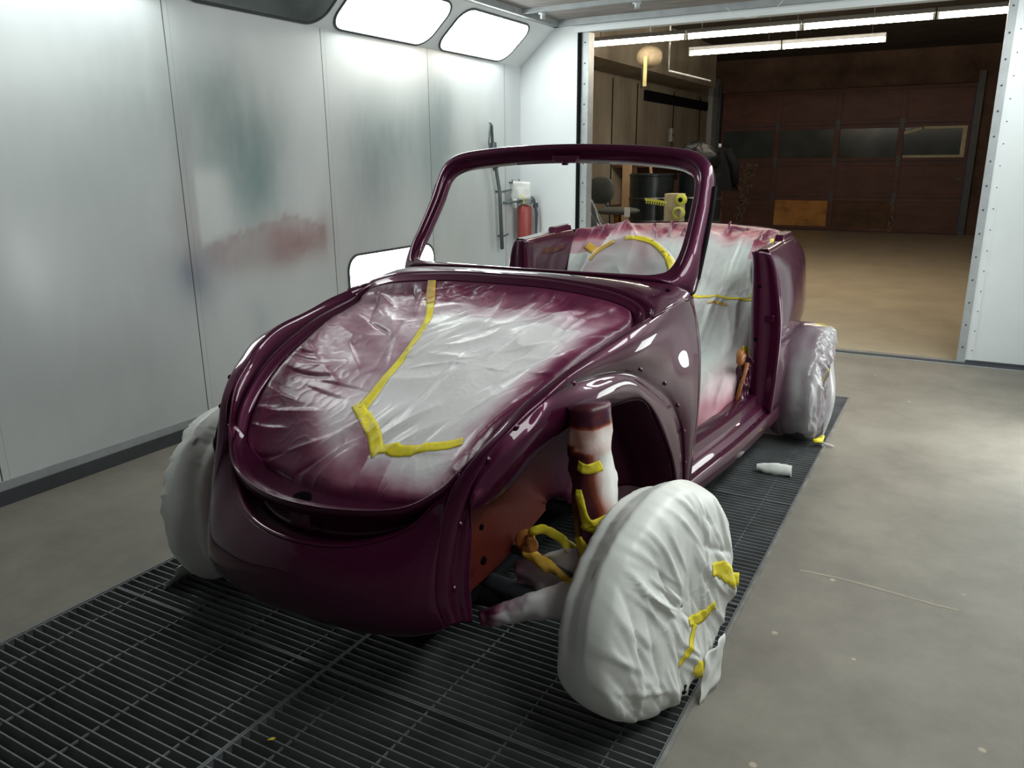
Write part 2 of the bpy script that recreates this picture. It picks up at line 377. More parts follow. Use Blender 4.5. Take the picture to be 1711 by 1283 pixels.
# end wall either side of the opening, its header and the rear wall behind the camera
OX0, OX1, OZ = -2.94, 0.114, 2.42
mb = MB(); mb.box(XL - .05, OX0, YE, YE + .10, 0, ZC + .15); mb.box(OX1, XR + .05, YE, YE + .10, 0, ZC + .15); mb.box(OX0, OX1, YE, YE + .10, OZ, ZC + .15)
struct('wall_back', mb, M['white_enamel'], smooth=False)
mb = MB(); mb.box(XL - .05, XR + .05, YB - .05, YB, 0, ZC + .1)
struct('wall_front', mb, M['filter'], smooth=False)
# baseboards
mb = MB(); mb.box(XL, XL + .015, YB, YE, 0.0, .065)
struct('baseboard_left', mb, M['dark'], smooth=False)
mb = MB(); mb.box(XL, XL + .008, YB, YE, .065, .105); struct('trim_2', mb, M['trim'], smooth=False)
mb = MB(); mb.box(OX1 + .01, XR, YE - .012, YE, 0.0, .03); mb.box(XL, OX0 - .01, YE - .012, YE, 0, .05); struct('baseboard_back', mb, M['dark'], smooth=False)
# threshold track across the opening
mb = MB(); mb.box(OX0, XR, YE - .055, YE - .012, 0, .012); struct('trim_3', mb, M['dark'], smooth=False)
mb = MB(); mb.box(OX0, XR, YE - .010, YE + .004, 0, .016); mb.box(OX0, XR, YE - .075, YE - .064, 0, .006); struct('trim_4', mb, M['trim'], smooth=False)
# door frame angles with screws, black rubber gap on the left
def jamb(name, x0, x1, y0, y1, z1, screws_face_y, n=15):
    o = struct(name, MB().box(x0, x1, y0, y1, 0, z1), M['trim'] if 'trim' in name else M['white_enamel'], smooth=False)
    s = MB()
    for i in range(n):
        z = .12 + i * (z1 - .2) / (n - 1); s.lathe(((x0 + x1) / 2, screws_face_y, z), [(0, -.004), (.006, -.004), (.006, 0)], 10, 'y')
    obj('screw_row', s, M['dark'], o); return o
jamb('trim_5', OX0 + .02, OX0 + .085, YE + .02, YE + .13, OZ, YE + .02)
struct('trim_6', MB().box(OX0 - .004, OX0 + .02, YE - .004, YE + .11, 0, OZ), M['black'], smooth=False)
jamb('trim_7', OX1 - .045, OX1 + .006, YE - .012, YE + .12, OZ, YE - .012)
struct('trim_8', MB().box(OX0 - .03, OX1 + .1, YE - .02, YE, OZ - .005, OZ + .035), M['white_enamel'], smooth=False)
struct('trim_9', MB().box(OX1 + .006, OX1 + .05, YE - .006, YE, 0.02, OZ), M['white_enamel'], smooth=False)
s = MB()
for i in range(17):
    s.lathe((OX1 + .04, YE - .006, .1 + i * .14), [(0, -.003), (.004, -.003), (.004, 0)], 8, 'y')
struct('trim_10', s, M['dark'])
# slanted lamp soffits
def slab(name, xa, xb, side):
    mb = MB(); t = .03 * side
    mb.hexa([(xa, YB, ZW), (xa, YE, ZW), (xb, YE, ZC), (xb, YB, ZC), (xa - t, YB, ZW + .03), (xa - t, YE, ZW + .03), (xb - t, YE, ZC + .05), (xb - t, YB, ZC + .05)])
    return struct(name, mb, M['white_enamel'], smooth=False)
slab('wall_left_slope', XL, XL + SL, 1); slab('wall_right_slope', XR, XR - SL, -1)
# ceiling: filter media between white frames
mb = MB(); mb.box(XL + SL - .02, XR - SL + .02, YB, YE, ZC + .045, ZC + .08); struct('ceiling', mb, M['filter'], smooth=False)
mb = MB()
mb.box(XL + SL - .01, XL + SL + .05, YB, YE, ZC - .002, ZC + .045); mb.box(XR - SL - .05, XR - SL + .01, YB, YE, ZC - .002, ZC + .045)
mb.box(XL + SL, XR - SL, YE - .05, YE, ZC - .002, ZC + .045)
for yy in (5.72, 4.7, 3.7, 2.7, 1.7, .7, -.3): mb.box(XL + SL, XR - SL, yy - .015, yy + .015, ZC + .012, ZC + .045)
struct('trim_11', mb, M['trim'], smooth=False)
struct('trim_12', MB().box(XL + SL + .05, XR - SL, 5.735, 5.75, ZC + .03, ZC + .044), M['black'], smooth=False)

# ------------------------------------------------------------------ booth lamps
def rrect(w, h, r, n=8):
    P = []
    for cx, cy_, a0 in ((w / 2 - r, h / 2 - r, 0), (-w / 2 + r, h / 2 - r, 90), (-w / 2 + r, -h / 2 + r, 180), (w / 2 - r, -h / 2 + r, 270)):
        for k in range(n + 1):
            a = math.radians(a0 + 90 * k / n); P.append((cx + r * math.cos(a), cy_ + r * math.sin(a)))
    return P
def lamp_unit(label, origin, ax_u, ax_v, nrm, w, h, glassmat, r=.115):
    """origin = centre on the panel; parts: gasket frame and glass pane."""
    e = empty('booth_lamp', origin, label, 'lamp', 'recessed booth lamps')
    U, Vv, N = (np.array(a, float) for a in (ax_u, ax_v, nrm))
    P = rrect(w, h, r); Q = rrect(w + .03, h + .03, r + .012)
    f = lambda L, d, k=1: [U * a * k + Vv * b * k + N * d for a, b in L]
    mb = MB().grid([f(Q, -.004), f(Q, .007), f(P, .007), f(P, -.004)], cu=True)
    obj('gasket', mb, M['dark'], e, smooth=False)
    G = [f(P, .003), f(P, .0045, .9), f(P, .0055, .5), f(P, .006, .02)]
    obj('glass_pane', MB().grid(G, cu=True), glassmat, e)
    return e
sn = math.hypot(SL, ZC - ZW); sv = (SL / sn, 0, (ZC - ZW) / sn); nl = ((ZC - ZW) / sn, 0, -SL / sn)
def slope_lamp(y, side, mat, label):
    smid = .204
    if side < 0: o = (XL + sv[0] * smid + nl[0] * .001, y, ZW + sv[2] * smid); return lamp_unit(label, o, (0, 1, 0), sv, nl, .975, .362, mat)
    o = (XR - sv[0] * smid, y, ZW + sv[2] * smid); return lamp_unit(label, o, (0, 1, 0), (-sv[0], 0, sv[2]), (-nl[0], 0, nl[2]), .975, .362, mat)
slope_lamp(3.37, -1, M['lampoff'], 'unlit dark lamp at the top left of the wall, dirty glass')
slope_lamp(4.435, -1, M['lamp'], 'lit slanted lamp above the wall, middle one, next to the unlit lamp')
slope_lamp(5.545, -1, M['lamp'], 'lit slanted lamp above the wall, nearest the opening corner')
slope_lamp(2.27, -1, M['lamp'], 'lit slanted lamp on the left before the unlit one, out of frame')
for y, l in ((1.17, 'nearest the photographer'), (2.27, 'second from the photographer'), (3.37, 'third from the photographer'), (4.435, 'above the middle of the right wall'), (5.545, 'by the right door jamb')):
    slope_lamp(y, 1, M['lamp'], 'lit slanted lamp of the right side, ' + l)
lamp_unit('bright low lamp in the left wall behind the windscreen pillar', (XL + .001, 4.49, .46), (0, 1, 0), (0, 0, 1), (1, 0, 0), .96, .72, M['lamplow'], .10)
for y in (4.49,):
    lamp_unit('low lamp set in the right wall, casting the pool of light on the floor', (XR - .001, y, .46), (0, 1, 0), (0, 0, 1), (-1, 0, 0), .96, .72, M['lamplow'], .10)

# ------------------------------------------------------------------ floor grates
def make_grate(x0, x1, y0, y1, label):
    e = empty('floor_grate', ((x0 + x1) / 2, y0, -.03), label, 'grate', 'steel floor grates')
    w = (x1 - x0) / 2; L = y1 - y0
    mb = MB(); n = int(round(L / .0292))
    for i in range(1, n):
        y = i * L / n; a, b_ = -w + .006, w - .006; mb.hexa([(a, y - .0085, 0), (b_, y - .0085, 0), (b_, y + .0085, 0), (a, y + .0085, 0), (a, y - .0022, .0295), (b_, y - .0022, .0295), (b_, y + .0022, .0295), (a, y + .0022, .0295)])
    obj('bearing_bars', mb, M['steel'], e, smooth=False)
    mb = MB(); mb.box(-w + .001, -w + .006, 0.001, L - .001, 0, .03); mb.box(w - .006, w - .001, 0.001, L - .001, 0, .03)
    mb.box(-w + .006, w - .006, 0.001, .006, 0, .03); mb.box(-w + .006, w - .006, L - .006, L - .001, 0, .03)
    obj('edge_frame', mb, M['steel'], e, smooth=False)
    mb = MB()
    for k in range(4):
        x = -w + (k + .5) * 2 * w / 4; mb.box(x - .002, x + .002, .006, L - .006, .018, .0245)
    obj('cross_rods', mb, M['steel'], e, smooth=False)
    return e
ys = [YB + .01, -.47, .51, 1.475, 2.39, 3.29, 4.18, GYE - .005]
DES = ['behind the camera', 'beside the camera', 'at the front corner of the floor', 'just before the car nose', 'under the nose of the car', 'under the cabin of the car', 'by the rear wheel', 'at the far end of the pit']
for i in range(len(ys) - 1):
    make_grate(GX0 + .006, GXM, ys[i], ys[i + 1], 'dark steel bar grate in the left row, ' + DES[i])
    make_grate(GXM, GX1 - .007, ys[i], ys[i + 1], 'dark steel bar grate in the right row, ' + DES[i])
for yy in ys[1:-1]: pass
mb = MB(); mb.box(GXM - .011, GXM + .011, YB, GYE, -.10, -.031)
for yy in ys[1:-1]: mb.box(GX0, GX1, yy - .02, yy + .02, -.10, -.031)
struct('floor_beam', mb, M['steel'], smooth=False)

# ================================================================== GARAGE BEYOND THE OPENING
GY = 17.4; GXL = -4.9; GXR = 1.9; GZ = 3.35
struct('floor_garage', MB().box(GXL - .1, GXR + .1, YE + .1, GY + .2, -0.03, 0.0), M['gfloor'], smooth=False)
struct('wall_garage_left', MB().box(GXL - .1, GXL, YE + .1, GY + .2, 0, GZ), M['gwall'], smooth=False)
struct('wall_garage_right', MB().box(GXR, GXR + .1, YE + .1, GY + .2, 0, GZ), M['gwall'], smooth=False)
mb = MB(); mb.box(XL - 1.5, OX0 - .54, YE + .05, YE + .10, 0, GZ); mb.box(OX1 + .5, GXR, YE + .05, YE + .10, 0, GZ); mb.box(-5, GXR, YE + .05, YE + .1, ZC + .15, GZ)
struct('wall_garage_front', mb, M['gwall'], smooth=False)
struct('ceiling_garage', MB().box(GXL - .1, GXR + .1, YE + .05, GY + .2, GZ, GZ + .05), M['gceil'], smooth=False)
DX0, DX1, DZ = -4.70, -0.13, 2.72
mb = MB(); mb.box(GXL, DX0 - .04, GY, GY + .15, 0, GZ); mb.box(DX1 + .04, GXR, GY, GY + .15, 0, GZ); mb.box(DX0 - .04, DX1 + .04, GY, GY + .15, DZ, GZ)
struct('wall_garage_back', mb, streak_mat('brown_block_wall', [(.3, (.045, .022, .014)), (.7, (.12, .07, .045))], (1, 1, 1), 2.2), smooth=False)
struct('trim_13', MB().box(GXL + .001, GXL + .62, YE + .3, GY - 2.2, 2.66, GZ), M['gwall'], smooth=False)      # boxed duct along the wall
s = MB()
for y in (11.85, 12.9, 14.75, 16.4): s.box(GXL, GXL + .012, y - .008, y + .008, 0, 2.6)
struct('trim_14', s, M['black'], smooth=False)
struct('trim_15', MB().box(GXL, GXL + .05, 13.2, 16.8, 2.36, 2.52), M['black'], smooth=False)
struct('trim_16', MB().box(GXL, GXL + .1, 16.95, GY, 0, 3.0), M['trim'], smooth=False)
# sectional garage door
de = empty('garage_door', ((DX0 + DX1) / 2, GY - .02, 0), 'old dark red sectional garage door with a row of windows', 'garage door')
dw = DX1 - DX0; cw = dw / 4
rows = [(0.01, .66), (.67, 1.34), (1.35, 2.03), (2.04, 2.71)]
for ri, (z0, z1) in enumerate(rows):
    fr = MB(); h = dw / 2
    fr.box(-h, h, -.02, .02, z0, z0 + .07); fr.box(-h, h, -.02, .02, z1 - .07, z1)
    for k in range(5):
        x = -h + k * cw; fr.box(max(-h, x - .055), min(h, x + .055), -.02, .02, z0 + .07, z1 - .07)
    so = obj('door_section', fr, M['doorred'], de, smooth=False, bev=.004)
    for k in range(4):
        x0, x1 = -h + k * cw + .05, -h + (k + 1) * cw - .05
        if ri == 2:
            p = obj('window_pane', MB().box(x0, x1, -.003, .003, z0 + .06, z1 - .06), M['glass_dark'], so, smooth=False)
            if k == 3:
                t = MB(); zb, zt = z0 + .06, z1 - .06; wd = .045
                t.box(x0 + .02, x1, -.024, -.021, zb, zb + wd); t.box(x1 - wd * 1.6, x1, -.0245, -.0215, zb, zt)
                t.hexa([(x0 + .30, -.024, zt - wd), (x1, -.024, zt - wd), (x1, -.021, zt - wd), (x0 + .30, -.021, zt - wd), (x0 + .30, -.024, zt), (x1, -.024, zt), (x1, -.021, zt), (x0 + .30, -.021, zt)])
                t.hexa([(x0, -.024, zt - .14), (x0 + .32, -.024, zt - wd), (x0 + .32, -.021, zt - wd), (x0, -.021, zt - .14), (x0, -.024, zt - .08), (x0 + .32, -.024, zt), (x0 + .32, -.021, zt), (x0, -.021, zt - .08)])
                tag(obj('tape_border', t, M['cream'], so, smooth=False), 'cream tape around the right window')
        else:
            mt = M['doorred']
            if ri == 0 and k == 1: mt = M['wood']
            if ri == 0 and k == 2: mt = M['burnt']
            po = obj('door_panel', MB().box(x0, x1, -.004, .008, z0 + .06, z1 - .06), mt, so, smooth=False)
            if mt is M['wood']: tag(po, 'bare orange plywood patch')
hg = MB()
for k in (1, 2, 3):
    for z in (.66, 1.345, 2.035): hg.box(-dw / 2 + k * cw - .035, -dw / 2 + k * cw + .035, -.032, -.02, z - .10, z + .10)
hg.box(dw / 2 - .14, dw / 2 - .03, -.035, -.02, 1.0, 1.05)
obj('hinge_plates', hg, M['dark'], de, smooth=False)
struct('trim_17', MB().box(DX1 + .02, DX1 + .13, GY - .10, GY, 0, 2.9).box(DX0 - .12, DX0 - .03, GY - .10, GY, 0, 2.9), M['dark'], smooth=False)
# worn pale smears on the door are paint splashes: thin flakes
sm = MB()
random.seed(4)
for k in range(150):
    x = -4.15 + random.gauss(0, .06) + .0; z = random.uniform(.05, 1.3); w = random.uniform(.004, .018); x += .12 * (z - .6)
    sm.box(x - w, x + w, -.0225, -.0205, z - w * 1.6, z + w * 1.6)
for k in range(40):
    x = -1.28 + random.gauss(0, .02); z = random.uniform(0.02, .7); w = random.uniform(.004, .014); sm.box(x - w, x + w, -.0225, -.0205, z - w * 2, z + w * 2)
o = obj('paint_smears', sm.move(lambda p: p - Vector(((DX0 + DX1) / 2, 0, 0))), simple('faded_splash', (.17, .13, .09), .7), de, smooth=False); tag(o, kind='stuff')

# fluorescent fixtures
def tube_light(x0, x1, y, z, label):
    e = empty('tube_light', ((x0 + x1) / 2, y, z), label, 'lamp', 'fluorescent garage lights'); w = (x1 - x0) / 2
    mb = MB(); mb.box(-w, w, -.035, .035, .035, .08)
    obj('housing', mb, M['trim'], e, smooth=False, bev=.006)
    for xa in (-w, w - .02): obj('end_cap', MB().box(xa, xa + .02, -.018, .018, -.02, .035), M['white_enamel'], e, smooth=False)
    for xa in (-w + .15, w - .15): obj('hanging_rod', MB().tube([(xa, 0, .08), (xa, 0, GZ - z)], .004, 6), M['dark'], e)
    mb = MB().tube([(-w + .02, 0, .005), (w - .02, 0, .005)], .020, 14); obj('tube', mb, M['tube'], e)
for x0, x1, l in ((-4.03, -2.885, 'far left fluorescent tube in the long rear-most row near the opening'), (-2.87, -1.69, 'second fluorescent tube of the long row'), (-1.675, -.49, 'third fluorescent tube of the long row'), (-.475, .70, 'fluorescent tube of the long row cut by the right door jamb')):
    tube_light(x0, x1, 9.0, 2.68, l)
for x0, x1, l in ((-3.28, -2.165, 'left tube of the shorter lower row of two'), (-2.15, -1.03, 'right tube of the shorter lower row of two')):
    tube_light(x0, x1, 10.4, 2.68, l)
# paper-masked lamp with hanging tape, and bracket rods
e = empty('wrapped_spotlight', (-3.51, 9.6, 2.48), 'beige paper-wrapped spotlight hanging under the tubes', 'lamp')
mb = MB(); G = []
for j in range(13):
    a = PI * j / 12; row = []
    for k in range(24):
        b = 2 * PI * k / 24; r = math.sin(a) * (.15 + .02 * nz(a * 2, b * 2, 3)) + .004
        row.append((r * math.cos(b), .8 * r * math.sin(b), .11 - .12 * math.cos(a) + .015 * nz(b * 3, a * 3, 8)))
    G.append(row)
obj('paper_wrap', mb.grid(G, cu=True), M['kraft'], e)
obj('tape_strip', MB().box(-.022, .022, -.13, -.128, -.23, .10), simple('pale_yellow_tape', (.34, .30, .12), .6), e, smooth=False)
obj('hanger', MB().tube([(0, 0, .2), (0, 0, GZ - 2.48)], .012, 8), M['dark'], e)
mb = MB(); mb.tube([(-3.37, 9.9, 2.64), (-3.37, 9.9, 2.45), (-3.05, 10.6, 2.37)], .012, 8); mb.tube([(-3.62, 9.7, 2.62), (-4.05, 10.8, 2.35)], .01, 8); mb.tube([(-3.37, 9.9, 2.64), (-3.37, 9.9, GZ)], .01, 8)
tag(obj('bracket_rod', mb, M['trim']), 'thin metal bracket rods hanging beside the wrapped spotlight', 'rod')
# wall outlet box
mb = MB(); mb.box(0, .06, -.07, .07, 0, .24)
oe = obj('outlet_box', mb, M['trim'], loc=(GXL, 14.62, 1.72), smooth=False, bev=.008); tag(oe, 'grey switch box on the garage wall above the drums', 'switch')
obj('switch_lever', MB().box(.06, .075, -.02, .02, .09, .15), M['dark'], oe, smooth=False)

# ---- clutter seen through the windscreen
def bench(name, x0, x1, y0, y1, z, label):
    e = empty(name, ((x0 + x1) / 2, (y0 + y1) / 2, 0), label, 'stand'); w = (x1 - x0) / 2; d = (y1 - y0) / 2
    obj('table_top', MB().box(-w, w, -d, d, z - .03, z), M['burnt'], e, smooth=False)
    for sx in (-1, 1):
        for syy in (-1, 1): obj('leg', MB().box(sx * (w - .05) - .02, sx * (w - .05) + .02, syy * (d - .05) - .02, syy * (d - .05) + .02, 0, z - .03), M['dark'], e, smooth=False)
bench('low_stand', -3.86, -2.72, 9.62, 10.64, .36, 'dark low stand under the black drums, mostly hidden')
def drum(x, y, z, label):
    prof = [(0, 0), (.27, 0), (.285, .01), (.285, .03), (.278, .04), (.278, .28), (.29, .30), (.278, .32), (.278, .56), (.29, .58), (.278, .60), (.278, .85), (.285, .86), (.285, .88), (.265, .885), (.262, .865), (0, .862)]
    o = obj('steel_drum', MB().lathe((0, 0, 0), prof, 40), M['drum'], loc=(x, y, z), angle=.5)
    tag(o, label, 'drum', 'black steel drums'); obj('bung', MB().lathe((.15, 0, .862), [(0, .02), (.03, .02), (.03, 0)], 16), M['white_enamel'], o)
drum(-3.545, 9.95, .36, 'black steel drum seen through the windscreen, with a white cap on top')
drum(-3.03, 10.30, .36, 'black steel drum behind the other drum and the rubbish bag')
# rubbish bag
mb = MB(); G = []
for j in range(15):
    a = PI * j / 14; row = []
    for k in range(28):
        b = 2 * PI * k / 28; r = 1 + .35 * nz(2.2 * math.cos(b) + 5, 2.2 * math.sin(b), a * 1.5)
        row.append((.27 * r * math.sin(a) * math.cos(b), .22 * r * math.sin(a) * math.sin(b), .17 - .17 * r * math.cos(a)))
    G.append(row)
o = obj('rubbish_bag', mb.grid(G, cu=True), simple('black_plastic_bag', (.005, .006, .007), .42, Specular_IOR_Level=0.2), loc=(-3.05, 10.25, 1.262)); tag(o, 'crumpled black rubbish bag lying on top of the right drum', 'bag')
# stool with round padded back
e = empty('shop_chair', (-3.93, 9.25, 0), 'dark grey padded workshop chair with round back, left of the drums', 'chair')
def pad(name, cx, cy_, cz, rx, ry, rz):
    G = []
    for j in range(13):
        a = PI * j / 12; row = []
        for k in range(28):
            b = 2 * PI * k / 28; f = lambda v: math.copysign(abs(v) ** .7, v)
            row.append((cx + rx * f(math.sin(a)) * f(math.cos(b)), cy_ + ry * f(math.sin(a)) * f(math.sin(b)), cz - rz * math.cos(a)))
        G.append(row)
    return obj(name, MB().grid(G, cu=True), M['fabric'], e)
pad('backrest', -.02, .02, 1.06, .17, .05, .165); pad('seat', .22, -.05, .82, .27, .24, .045)
obj('back_bracket', MB().tube([(-.02, .06, 1.02), (0, .12, .9), (.12, .05, .80)], .015, 8), M['dark'], e)
obj('pedestal', MB().tube([(.22, -.05, .05), (.22, -.05, .79)], .03, 12), M['tape_rust'], e)
b = MB()
for k in range(5):
    a = 2 * PI * k / 5; b.tube([(.22, -.05, .07), (.22 + .27 * math.cos(a), -.05 + .27 * math.sin(a), .025)], .02, 8)
obj('star_base', b, M['dark'], e)
obj('care_tag', MB().box(.42, .49, -.31, -.307, .77, .88), M['paper'], e, smooth=False)
# leaning boards
def plank(x0, z0, x1, z1, w, y, label, mat='lumber'):
    d = V3(x1 - x0, 0, z1 - z0); L = np.linalg.norm(d); d /= L; n = V3(d[2], 0, -d[0]) * w / 2
    P = [V3(x0, y, z0), V3(x1, y, z1)]
    mb = MB().hexa([P[0] - n, P[0] + n, P[0] + n + V3(0, .04, 0), P[0] - n + V3(0, .04, 0), P[1] - n + V3(0, .12, 0), P[1] + n + V3(0, .12, 0), P[1] + n + V3(0, .16, 0), P[1] - n + V3(0, .16, 0)])
    tag(obj('wooden_plank', mb, M[mat], smooth=False, bev=.003), label, 'plank')
plank(-4.20, .02, -4.25, 1.40, .13, 10.75, 'pale raw plank standing upright behind the grey chair')
plank(-3.92, .02, -4.18, 1.32, .09, 10.80, 'reddish plank leaning behind the chair beside the pale plank', 'burnt')
plank(-3.74, .04, -3.98, 1.33, .03, 10.95, 'thin strip leaning in a V against the reddish plank', 'lumber')
mb = MB(); mb.box(-4.55, -3.15, 10.9, 11.4, 1.36, 1.40)
e2 = empty('shelf_rack', (-4.15, 12.1, 0), 'brown wooden shelf rack behind the drums', 'shelf')
mb = MB(); mb.box(-.9, .9, -.2, .2, 1.30, 1.335); obj('shelf_board', mb, M['burnt'], e2, smooth=False)
mb = MB(); mb.box(-.9, .9, -.2, .2, .7, .73); obj('shelf_board', mb, M['burnt'], e2, smooth=False)
for sx in (-.88, .86): obj('upright', MB().box(sx, sx + .04, -.2, .2, 0, 1.30), M['burnt'], e2, smooth=False)
obj('back_board', MB().box(-.9, .9, .2, .215, .3, 1.30), M['doorred'], e2, smooth=False)
# cream box with tools
o = obj('cream_box', MB().box(-.10, .10, -.10, .10, 0, .42), M['cream'], smooth=False, bev=.006, loc=(-3.10, 9.55, .60)); tag(o, 'faded cream box standing in front of the drums', 'box')
tag(obj('side_table', MB().box(-.30, .36, -.2, .2, .56, .60).box(-.03, .03, -.03, .03, 0, .56).box(-.2, .2, -.15, .15, 0, .03), M['dark'], smooth=False, loc=(-3.05, 9.5, 0)), 'dark pedestal table carrying the cream box', 'table')
mb = MB(); mb.box(-.15, .12, -.01, .01, -.012, .014)
for k in range(8): mb.box(-.13 + k * .03, -.118 + k * .03, -.008, .008, -.045, -.012)
o = obj('yellow_brush', mb, simple('yellow_green_plastic', (.55, .60, .10), .4), smooth=False, loc=(-3.27, 9.38, .935), rot=(0, .12, 0)); tag(o, 'yellow-green bristle brush lying across the cream box', 'brush')
obj('brush_bracket', MB().box(-.02, .02, .0, .12, -.012, .0), M['dark'], o, smooth=False)
mb = MB(); mb.lathe((0, 0, 0), [(.0, -.03), (.06, -.03), (.068, -.02), (.068, .02), (.06, .03), (0, .03)], 28, 'y')
o = obj('tape_roll', mb, simple('yellow_roll', (.62, .68, .12), .4), loc=(-2.975, 9.40, .955)); tag(o, 'yellow-green roll standing by the cream box', 'roll')
obj('roll_core', MB().lathe((0, 0, 0), [(0, -.035), (.028, -.035), (.028, .0)], 20, 'y'), M['black'], o)
# second reel lower
mb = MB(); mb.lathe((0, 0, 0), [(.05, -.03), (.075, -.03), (.075, .03), (.05, .03), (.05, -.03)], 28, 'y')
o = obj('hose_reel', mb, simple('yellow_green_ring', (.50, .55, .14), .5), loc=(-2.99, 9.37, .80)); tag(o, 'yellow-green ring under the roll by the cream box', 'ring')
# plastic wrapped bumper against left
mb = MB(); G = []
for j in range(16):
    v = j / 15; row = []
    for k in range(18):
        a = 2 * PI * k / 18; r = .12 + .05 * nz(v * 4, a, 2)
        row.append((-.0 + .60 * v + r * math.cos(a) + .05 * nz(v * 6, a * 2, 5), .08 * math.sin(a), 1.26 - 1.17 * v + r * .5 * math.sin(a)))
    G.append(row)
o = obj('wrapped_bumper', mb.grid(G, cu=True), attr_mat('smoky_plastic_wrap', 'none', [(0, (.06, .07, .075)), (1, (.3, .3, .3))], .15, 6), loc=(-4.0, 8.45, .0)); tag(o, 'dark plastic-wrapped bumper leaning at the left by the door frame', 'bumper')
# jacket on a post
e = empty('work_jacket', (-3.08, 11.25, 1.05), 'black jacket hanging behind the windscreen corner', 'jacket')
G = []
for j in range(14):
    v = j / 13; row = []
    for k in range(24):
        a = 2 * PI * k / 24; w = .20 + .06 * v - .09 * (1 - v) ** 3; r = 1 + .22 * nz(math.cos(a) * 2, math.sin(a) * 2, v * 2)
        row.append((w * r * math.cos(a) + .04 * v, .10 * r * math.sin(a), .52 - .58 * v))
    G.append(row)
obj('jacket_body', MB().grid(G, cu=True), M['black'], e)
obj('jacket_sleeve', MB().tube([(.14, -.02, .48), (.25, -.04, .3), (.27, -.03, .02)], [.06, .06, .045], 12, jit=.2), M['black'], e)
tag(obj('coat_post', MB().tube([(-3.10, 11.42, 0), (-3.10, 11.42, 1.62)], .02, 10).box(-3.3, -2.9, 11.22, 11.62, 0, .03), M['trim']), 'thin post holding the black jacket', 'post')

# ================================================================== THINGS ON THE LEFT WALL
# swinging pipe arm / long pole with hose hanging from brackets
mb = MB(); mb.tube([(XL + .07, 5.72, 1.71), (XL + .06, 5.76, 1.69), (XL + .05, 5.80, 1.5), (XL + .05, 5.90, 1.16), (XL + .05, 5.93, .69)], [.010, .014, .013, .016, .017], 12)
o = obj('wall_pole', mb, M['hose']); tag(o, 'long grey hooked pole leaning on two wall pegs', 'pole')
obj('hook_strap', MB().tube([(XL + .07, 5.72, 1.70), (XL + .05, 5.735, 1.55), (XL + .05, 5.81, 1.34)], .007, 8), M['hose'], o)
obj('grip', MB().tube([(XL + .05, 5.80, 1.56), (XL + .055, 5.835, 1.36)], [.026, .020], 12, jit=.2), M['dark'], o)
for z, y in ((1.17, 5.90), (.80, 5.93)):
    tag(obj('wall_peg', MB().tube([(XL, y + .02, z), (XL + .05, y + .01, z - .005), (XL + .065, y + (.17 if z > 1 else .08), z + .01)], .008, 8), M['hose']), 'grey wall peg ' + ('beside the air filter' if z > 1 else 'near the foot of the pole'), 'peg', 'wall pegs holding the pole')
# red air filter with regulator and paper
e = empty('air_filter', (XL + .10, 6.24, .72), 'red air filter canister with gauges on the wall corner', 'air filter')
prof = [(0, 0), (.050, 0), (.062, .01), (.062, .28), (.055, .295), (.03, .30), (.03, .33), (0, .33)]
obj('canister', MB().lathe((0, 0, .02), prof, 32), M['red_can'], e, angle=.6)
obj('drain_valve', MB().tube([(-.01, 0, .02), (-.01, 0, -.02)], .008, 8), M['black'], e)
obj('filter_head', MB().box(-.055, .055, -.06, .06, .33, .40), M['trim'], e, smooth=False, bev=.01)
for x, y, z in ((.03, .06, .37), (.05, -.02, .415)):
    g = obj('gauge', MB().lathe((x, y, z), [(0, -.012), (.026, -.012), (.028, 0), (.024, .004), (0, .004)], 24, 'x'), M['hose'], e, rot=(0, 0, -.6))
obj('pipe', MB().tube([(-.05, -.28, .355), (.0, -.06, .36)], .009, 10), M['hose'], e)
obj('mount_plate', MB().box(-.098, -.09, -.17, -.07, .35, .45), M['trim'], e, smooth=False)
obj('air_hose', MB().tube([(.07, .05, .37), (.095, .05, .25), (.09, .05, .10), (.085, .06, -.22), (.08, .06, -.7)], [.011, .013, .009, .006, .006], 10), M['dark'], e)
obj('knob', MB().lathe((.075, .07, .30), [(0, 0), (.022, 0), (.022, .04), (0, .04)], 16), M['dark'], e)
G = [[(-.085 + .18 * u, -.085 + .02 * u + .012 * nz(u * 3, v * 3), .36 + .17 * v - .01 * u + .03 * u * (1 - v)) for u in np.linspace(0, 1, 9)] for v in np.linspace(0, 1, 7)]
o = obj('paper_note', MB().grid(G), M['paper'], solid=.001, loc=tuple(e.location)); tag(o, 'white paper sheet taped over the air filter head', 'paper')
G = [[(-.068 + .04 * u, -.088, .30 + .08 * v) for u in (0, 1)] for v in (0, 1)]
obj('paper_flap', MB().grid(G), M['paper'], o, solid=.001)
o = obj('zip_tie', MB().tube([(XL + .165, 6.06, 1.14), (XL + .175, 6.09, 1.11), (XL + .175, 6.10, 1.07), (XL + .165, 6.085, 1.04)], .005, 8), M['tape']); tag(o, 'yellow strap curled at the left edge of the paper note', 'strap')
s = MB()
for y in (6.15, 6.27): s.tube([(XL, y, 1.235), (XL + .03, y, 1.235), (XL + .03, y, 1.26)], .006, 8)
o = obj('wall_hook', s, M['dark']); tag(o, 'pair of small dark wall hooks above the paper note', 'hook')
